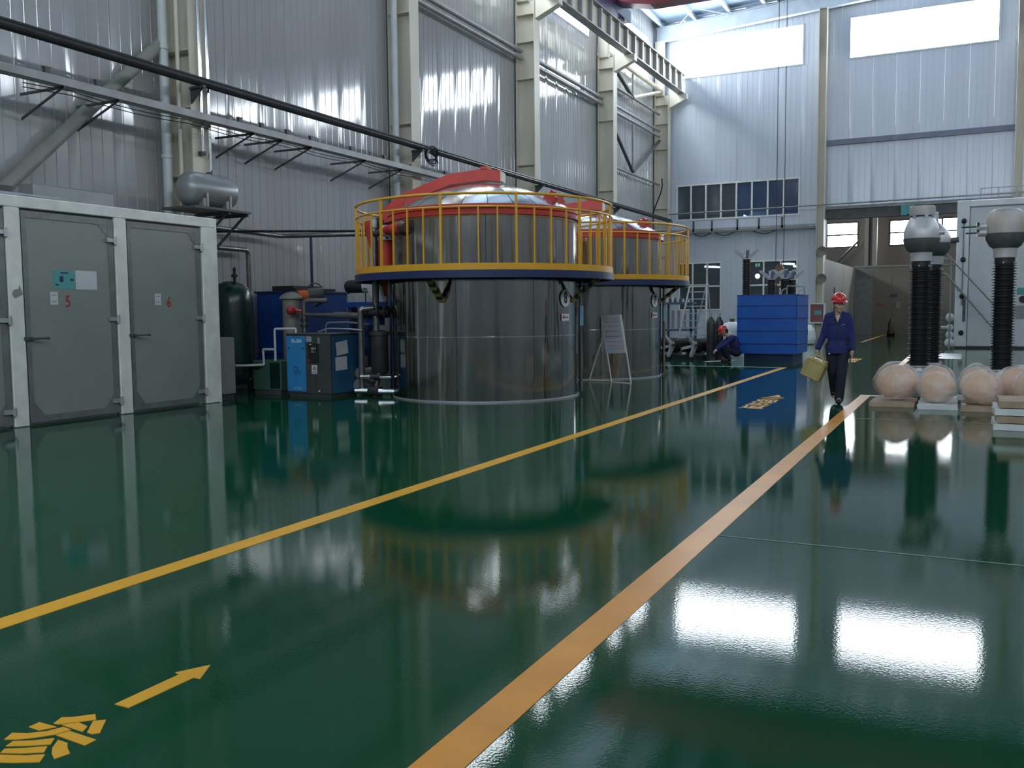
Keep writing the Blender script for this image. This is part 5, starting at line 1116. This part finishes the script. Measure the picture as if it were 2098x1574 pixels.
ct('tall current transformer with rounded stained head at the right edge', .535, 16.9, 'round', 1.0, .50)

# wrapped bundles on pads
def noisy_ball(seed, r, sx, sy, sz, amp, lumps=5, cut=.0):
    rnd = random.Random(seed); ks = [(Vector((rnd.uniform(-1, 1), rnd.uniform(-1, 1), rnd.uniform(-1, 1)))*rnd.uniform(2, 5), rnd.uniform(0, 6), rnd.uniform(.4, 1)) for _ in range(lumps)]
    m = MB(); m.ball((0, 0, 0), 1, 40, 26); out = []
    for v in m.v:
        v = Vector(v); d = sum(w*math.sin(k.dot(v)*1.0+p) for k, p, w in ks)/lumps
        v = v*(1+amp*d+(amp*.16*(abs(math.sin(6*v.x+3*v.y+4*d))+abs(math.sin(5*v.y-7*v.z+6*d))-1.2) if amp > .1 else 0)); p = Vector((v.x*r*sx, v.y*r*sy, v.z*r*sz)); p.z = max(p.z, -r*sz*(1-cut)); out.append(tuple(p))
    m.v = out; return m
def bundle(lab, X, Y, r, z0, seed, sx=1., sz=.9):
    t = thing('wrapped_bundle', lab, 'bundle', (X, Y, z0), group=None)
    cz = r*sz*.85
    m = noisy_ball(seed, r*.86, sx, 1, sz, .06, 5, .15); m.v = [(x, y, z+cz*.98) for x, y, z in m.v]; m.build('coil_core', 'bundle_orange', t, 60, local=True)
    m = noisy_ball(seed+9, r*1.0, sx, 1, sz, .24, 9, .16); m.v = [(x, y, z+cz*1.0) for x, y, z in m.v]; m.build('plastic_wrap', 'plastic_film', t, 25, local=True)
    return t
def pad(name, lab, x0, x1, y0, y1, z0, h, mt, seed=1):
    t = thing(name, lab, 'pad', ((x0+x1)/2, (y0+y1)/2, z0)); rnd = random.Random(seed); m = MB(); nx, ny = 8, 8; vs = []; 
    for lay in (0, 1):
        for i in range(nx+1):
            for j in range(ny+1):
                e = .012 if (i in (0, nx) or j in (0, ny)) else .004
                vs.append((x0+(x1-x0)*i/nx+rnd.uniform(-e, e), y0+(y1-y0)*j/ny+rnd.uniform(-e, e), z0+lay*h-(rnd.uniform(0, .008) if lay else 0)))
    N_ = (nx+1)*(ny+1); fs = []
    for i in range(nx):
        for j in range(ny):
            a = i*(ny+1)+j; fs += [(a, a+1, a+ny+2, a+ny+1), (N_+a, N_+a+ny+1, N_+a+ny+2, N_+a+1)]
    ring = [i*(ny+1) for i in range(nx+1)]+[nx*(ny+1)+j for j in range(1, ny+1)]+[i*(ny+1)+ny for i in range(nx-1, -1, -1)]+[j for j in range(ny-1, 0, -1)]
    for k in range(len(ring)): a, b = ring[k], ring[(k+1) % len(ring)]; fs.append((a, b, N_+b, N_+a))
    m.add(vs, fs); m.build('slab', mt, t, 50); return t
pad('cardboard_pad', 'brown cardboard pad under the leftmost wrapped bundle', -1.30, -.66, 15.05, 16.0, 0.002, .07, 'cardboard', 1)
pad('foam_pad', 'white foam pad under the second wrapped bundle', -.62, -.075, 14.85, 16.6, 0.002, .07, 'foam_white', 2)
pad('cardboard_pad', 'brown cardboard pad under the bundles at the right', -.03, 1.3, 14.75, 16.55, 0.002, .07, 'cardboard', 3)
labs = ['brown cardboard pad on top of the stack at the right edge', 'white foam pad second from the top of the right stack', 'brown pad third from the top of the right stack', 'white foam pad at the bottom of the stack at the right edge']
for k in range(4): pad('foam_pad' if k % 2 else 'cardboard_pad', labs[k], .37-.03*(k % 2)+.02*(3-k > 2), 1.35, 12.62, 13.5, .003+(3-k)*.092, .085, 'foam_white' if k % 2 else 'cardboard', 5+k)
bundle('plastic-wrapped beige bundle, leftmost on the brown pad', -.96, 15.62, .345, .075, 21, 1.0, .93)
bundle('plastic-wrapped beige bundle in front on the white pad', -.385, 15.30, .30, .075, 34, .98, .88)
bundle('plastic-wrapped beige bundle behind on the white pad', -.38, 16.12, .285, .075, 47, .92, 1.03)
bundle('plastic-wrapped beige bundle in front of the right transformer', .22, 15.22, .31, .075, 58, .95, .88)
bundle('plastic-wrapped beige bundle behind, left of the right transformer', .17, 16.0, .275, .075, 66, .95, 1.1)
bundle('plastic-wrapped beige bundle at the right, below the rounded transformer head', .72, 15.72, .33, .075, 71, 1.0, .95)
bundle('plastic-wrapped beige bundle nearest the right picture edge', .93, 15.02, .33, .075, 83, 1.0, 1.0)
t = thing('metal_clamp', 'small metal clamp between the second and third wrapped bundles', 'clamp', (-.06, 14.95, .075))
m = MB(); m.box((-.09, 14.92, .15), (-.01, 14.99, .22)); m.box((-.03, 14.90, .075), (.03, 14.96, .11)); m.build('jaw', 'aluminium', t, smooth=0); m = MB(); m.cyl((-.06, 14.95, .08), (-.06, 14.95, .16), .018, n=8); m.build('screw', 'dark_steel', t)

# ================================================================== PEOPLE
def hand(mb, w, d, side=1, curl=.9, thumb=Vector((0, -1, 0))):
    """w wrist point, d unit direction of the hand, thumb: unit direction of the thumb side"""
    w = Vector(w); d = Vector(d).normalized(); th = Vector(thumb); th = (th-d*th.dot(d)).normalized(); pn = d.cross(th)*side
    pc = w+d*.085
    mb.capsule(w, w+d*.03, .027, .028, 10)
    for k in range(4):
        off = th*(.030-.020*k); b = w+d*.025+off; e = pc+off*1.05; mb.capsule(b, e, .014, .013, 8)
        L = (.042, .047, .043, .034)[k]; q = e; dd = d.copy()
        for j in range(3):
            dd = (dd*math.cos(curl*(.6 if j == 0 else .8))+pn*math.sin(curl*(.6 if j == 0 else .8))).normalized(); q2 = q+dd*L*(1, .7, .5)[j]
            mb.capsule(q, q2, .0105-.001*j, .0098-.001*j, 8); q = q2; 
            dd = dd
    b = w+d*.03+th*.024; e = b+(th*.75+d*.6+pn*.25).normalized()*.045; mb.capsule(b, e, .014, .012, 8); mb.capsule(e, e+(d*.9+pn*.5).normalized()*.032, .0115, .0095, 8)
def face(mb, c, fw, up, s=1.):
    """head with brow, nose, mouth, chin, ears; c centre, fw facing"""
    c = Vector(c); fw = Vector(fw).normalized(); up = Vector(up).normalized(); rt = fw.cross(up).normalized()
    R3 = Matrix((rt, fw, up)).transposed()
    mb.ball(c+up*.02, (.074*s, .092*s, .098*s), 20, 14, R3); mb.ball(c+fw*.022-up*.045, (.058*s, .066*s, .068*s), 16, 12, R3)
    mb.ball(c+fw*.062-up*.092, (.026, .022, .02), 10, 8, R3)                      # chin
    mb.capsule(c+fw*.088+up*.012, c+fw*.104-up*.026, .0095, .0135, 8)             # nose
    for sgn in (-1, 1):
        mb.ball(c+rt*sgn*.014+fw*.093-up*.03, .009, 8, 6); mb.ball(c+rt*sgn*.03+fw*.082+up*.022, (.02, .009, .007), 8, 6, R3)
        mb.ball(c+rt*sgn*.074*s-fw*.005-up*.008, (.011, .02, .032), 10, 8, R3); mb.ball(c+rt*sgn*.04+fw*.07-up*.02, (.022, .02, .02), 10, 8, R3)
    mb.capsule(c+fw*.088-up*.055-rt*.02, c+fw*.088-up*.055+rt*.02, .008, .008, 8)   # lips
    return rt, fw, up
def helmet(parent, c, fw, up, s=1.):
    c = Vector(c); fw = Vector(fw).normalized(); up = Vector(up).normalized(); rt = fw.cross(up).normalized()
    M_ = Matrix.Translation(c) @ Matrix((rt, fw, up)).transposed().to_4x4()
    m = MB(); pr = [(.114, .0), (.116, .02), (.112, .05), (.098, .085), (.072, .112), (.038, .128), (.001, .132)]
    vs = MB(); vs.lathe(pr, (0, 0, 0), 28); vs.v = [tuple(M_ @ Vector((x*s*.96, y*s*1.16-.004, z*s))) for x, y, z in vs.v]; vs.build('helmet_shell', 'helmet_red', parent, 50, local=True)
    m = MB(); n = 28; ring = []
    for k, (ro, z0) in enumerate(((.112, .012), (.112, -.002))):
        for i in range(n): a = 2*PI*i/n; ring.append((.96*.112*math.cos(a), 1.16*.112*math.sin(a), z0))
    for i in range(n):
        a = 2*PI*i/n; f = max(0, math.sin(a)); ro = .119+.05*f**1.5; ring.append((.96*ro*math.cos(a), 1.13*ro*math.sin(a), -.004-.008*f))
    fs = [(i, (i+1) % n, 2*n+(i+1) % n, 2*n+i) for i in range(n)]+[(n+i, 2*n+i, 2*n+(i+1) % n, n+(i+1) % n) for i in range(n)]
    m.add([M_ @ (Vector(p)*s) for p in ring], fs); m.build('helmet_brim', 'helmet_red', parent, 50, local=True)
    m = MB(); m.tube([M_ @ Vector((0, 1.16*.118*math.cos(a)*s, .134*math.sin(a)*s)) for a in np.linspace(.35, PI-.35, 14)], .009, 6); m.build('helmet_ridge', 'helmet_red', parent, 50, local=True)
    for sg in (-1, 1): m = MB(); m.tube(bend([M_ @ Vector((sg*.095, .02, 0)), M_ @ Vector((sg*.085, .03, -.08)), M_ @ Vector((0, .075, -.172))], .04), .005, 6); m.build('chin_strap', 'ink_black', parent, 50, local=True)

mn = thing('person', 'walking worker in navy overalls and red helmet carrying a yellow can', 'person', (-1.83, 15.45, 0), (0, 0, math.radians(4)))
V = Vector
shL, shR = V((.145, .01, 1.385)), V((-.145, .0, 1.385))
elL, elR = V((.215, .03, 1.08)), V((-.215, .02, 1.09))
wrL, wrR = V((.225, -.06, .85)), V((-.30, -.035, .86))
hpL, hpR = V((.085, 0, .90)), V((-.085, 0, .90))
knL, knR = V((.075, -.12, .50)), V((-.065, .0, .50))
anL, anR = V((.045, -.17, .09)), V((-.035, .17, .14))
hc = V((.01, -.045, 1.56)); fwd = V((.42, -.9, -.08)); upv = V((.03, -.05, 1))
b = MB(); face(b, hc, fwd, upv)
b.capsule(V((0, .0, 1.38)), hc+V((0, .015, -.07)), .058, .054, 14)
b.ball((0, .01, 1.28), (.165, .10, .17), 18, 12); b.ball((0, .01, 1.08), (.14, .095, .18), 18, 12); b.ball((0, .01, .93), (.15, .10, .12), 18, 12)
for s_, e_, w_ in ((shL, elL, wrL), (shR, elR, wrR)): b.capsule(s_, e_, .05, .042); b.capsule(e_, w_, .042, .028)
for h_, k_, a_ in ((hpL, knL, anL), (hpR, knR, anR)): b.capsule(h_, k_, .085, .058); b.capsule(k_, a_, .056, .038)
for a_, dz in ((anL, 0), (anR, 0)): b.capsule(a_, a_+V((0, -.13, -.05)), .036, .03)
hand(b, wrR, V((-.12, -.05, -1)), -1, 1.25, V((0, -1, 0))); hand(b, wrL, V((.02, -.15, -1)), 1, .45, V((0, -1, 0)))
blob('body', b, 'skin', mn, .0085, 4)
b = MB()      # jacket
b.ball((0, .01, 1.28), (.175, .115, .15), 20, 14); b.ball((0, .005, 1.12), (.172, .125, .24), 20, 14); b.ball((0, .01, .92), (.172, .13, .15), 20, 14)
b.capsule(shL+V((-.03, 0, .0)), shR+V((.03, 0, .0)), .06, .06); b.capsule(shL+V((-.05, 0, .02)), V((.03, .02, 1.44)), .05, .045); b.capsule(shR+V((.05, 0, .02)), V((-.03, .02, 1.44)), .05, .045)
for s_, e_, w_ in ((shL, elL, wrL), (shR, elR, wrR)): b.capsule(s_, e_, .064, .056); b.capsule(e_, e_+(w_-e_)*.92, .056, .047)
b.capsule(V((0, .045, 1.42)), V((0, .035, 1.44)), .064, .058)
b.cyl((0, .005, .79), (0, .005, .92), .178, .178, 24); 
jk = blob('jacket', b, 'jacket_navy', mn, .013, 4)
b = MB()
for sg in (-1, 1): b.prism([V((sg*.015, -.105, 1.33)), V((sg*.035, -.07, 1.41)), V((sg*.075, -.01, 1.47)), V((sg*.09, -.06, 1.41)), V((sg*.06, -.115, 1.34))], V((0, -.008, .004)))
b.build('collar', 'jacket_navy', jk, smooth=0, local=True)
b = MB(); b.tube([(.06, -.122, 1.235), (.085, -.120, 1.255), (.115, -.110, 1.26)], .004, 5); b.build('chest_badge', 'label_blue', jk, smooth=0, local=True)
b = MB(); b.box((-.005, -.129, .86), (.005, -.122, 1.28)); b.build('zip_line', 'ink_black', jk, smooth=0, local=True)
b = MB()      # open neck showing skin
b.prism([V((-.04, -.088, 1.40)), V((.04, -.088, 1.40)), V((.0, -.118, 1.29))], V((0, -.008, 0))); b.build('shirt_opening', 'skin', jk, smooth=0, local=True)
b = MB()      # trousers
b.ball((0, .01, .86), (.145, .105, .10), 20, 12)
for h_, k_, a_ in ((hpL, knL, anL), (hpR, knR, anR)): b.capsule(h_, k_, .105, .084); b.capsule(k_, a_+V((0, .0, -.01)), .084, .07)
tr_o = blob('trousers', b, 'trousers_navy', mn, .013, 4)
b = MB(); b.ball((-.115, -.135, .79), (.018, .012, .018), 10, 8); b.build('key_ring', 'chrome', tr_o, local=True)
b = MB(); b.box((.18, -.03, .66), (.205, .02, .80)); b.build('pouch', 'ink_black', tr_o, smooth=0, local=True)
for a_, r_, zt in ((anL, 0, .0), (anR, -.45, .05)):
    b = MB(); M_ = Matrix.Translation((a_.x, a_.y, a_.z-.09)) @ Matrix.Rotation(r_, 4, 'X')
    b.ball(M_ @ V((0, -.12, .045)), (.05, .085, .042), 14, 10); b.ball(M_ @ V((0, .0, .055)), (.043, .07, .052), 14, 10); b.cyl(M_ @ V((0, -.05, .012)), M_ @ V((0, -.05, .05)), .047, n=14)
    blob('shoe', b, 'shoe_black', mn, .011, 3)
b = MB(); b.ball(hc+V((-.01, .022, .035)), (.079, .088, .088), 16, 12); blob('hair', b, 'hair_black', mn, .012, 2)
helmet(mn, hc+V((0, 0, .066)), fwd, upv)
rt_ = fwd.normalized().cross(upv).normalized(); f_ = fwd.normalized()
for sg in (-1, 1):
    b = MB(); b.ball(hc+rt_*sg*.03+f_*.088+V((0, 0, .008)), (.011, .006, .006), 10, 6); b.build('eye', 'ink_black', mn, local=True)
# the can, held in the hand
cw = mn.matrix_basis @ V((-.375, -.06, .58)); 
can = thing('jerry_can', 'yellowish translucent plastic can in the walking man\'s hand', 'can', (-1.83-.335, 15.45-.085, .55), (0, math.radians(24), math.radians(-14)))
m = MB(); m.bbox((-.165, -.09, -.17), (.165, .09, .13), .022); m.build('can_body', 'can_plastic', can, local=True)
m = MB(); m.prism([(-.165, -.088, .128), (.165, -.088, .128), (.12, -.06, .16), (-.10, -.06, .16)], (0, .14, 0)); m.build('shoulder', 'can_plastic', can, smooth=0, local=True)
m = MB(); m.tube(bend([(-.09, 0, .155), (-.07, 0, .215), (.06, 0, .215), (.09, 0, .155)], .03), .013, 8); m.build('handle', 'can_plastic', can, local=True)
m = MB(); m.cyl((.13, 0, .13), (.135, 0, .19), .026, n=14); m.build('cap', 'can_plastic', can, local=True)
for x in (-.12, .12): m = MB(); m.box((x-.012, -.095, -.15), (x+.012, -.088, .1)); m.build('moulded_rib', 'can_plastic', can, smooth=0, local=True)
# crouching worker
cr_p = ony(1499, 735, 26.65)
cw_ = thing('person', 'crouching worker in blue jacket and red helmet beside the blue tank', 'person', (cr_p.x, 26.65, 0), (0, 0, math.radians(-65)))
hc2 = V((0, -.22, .86)); fw2 = V((0, -.75, -.6)); up2 = V((0, -.6, .8))
b = MB(); face(b, hc2, fw2, up2); b.capsule(V((0, -.08, .74)), hc2+V((0, .04, -.05)), .06, .055)
b.ball((0, .06, .52), (.15, .12, .24), 16, 12)
pts = {}
for sg in (-1, 1):
    sh = V((sg*.18, -.02, .70)); el = V((sg*.22, -.25, .50)); wr = V((sg*.10, -.42, .36)); hp = V((sg*.09, .12, .26)); kn = V((sg*.17, -.26, .42)); an = V((sg*.14, -.10, .08)); pts[sg] = (sh, el, wr, hp, kn, an)
    b.capsule(sh, el, .05, .042); b.capsule(el, wr, .042, .03); b.capsule(hp, kn, .085, .06); b.capsule(kn, an, .058, .04); b.capsule(an, an+V((0, -.14, -.04)), .036, .03)
    hand(b, wr, V((-sg*.2, -.9, -.5)), sg, .8, V((-sg, 0, .3)))
blob('body', b, 'skin', cw_, .011, 4)
b = MB(); b.ball((0, .07, .50), (.19, .16, .27), 18, 12)
b.capsule(pts[-1][0], pts[1][0], .09, .09)
for sg in (-1, 1): sh, el, wr, hp, kn, an = pts[sg]; b.capsule(sh, el, .078, .066); b.capsule(el, el+(wr-el)*.9, .066, .054)
blob('jacket', b, 'jacket_navy', cw_, .018, 4)
b = MB(); b.ball((0, .14, .27), (.18, .15, .12), 16, 10)
for sg in (-1, 1): sh, el, wr, hp, kn, an = pts[sg]; b.capsule(hp, kn, .115, .09); b.capsule(kn, an, .088, .07)
blob('trousers', b, 'trousers_navy', cw_, .018, 4)
for sg in (-1, 1):
    an = pts[sg][5]; b = MB(); b.ball(an+V((0, -.12, -.035)), (.05, .085, .042), 12, 8); b.ball(an+V((0, .0, -.03)), (.045, .07, .05), 12, 8); blob('shoe', b, 'shoe_black', cw_, .014, 3)
b = MB(); b.ball(hc2+V((0, .03, .03)), (.08, .09, .09), 14, 10); blob('hair', b, 'hair_black', cw_, .014, 2)
helmet(cw_, hc2+up2.normalized()*.066, fw2, up2, 1.05)
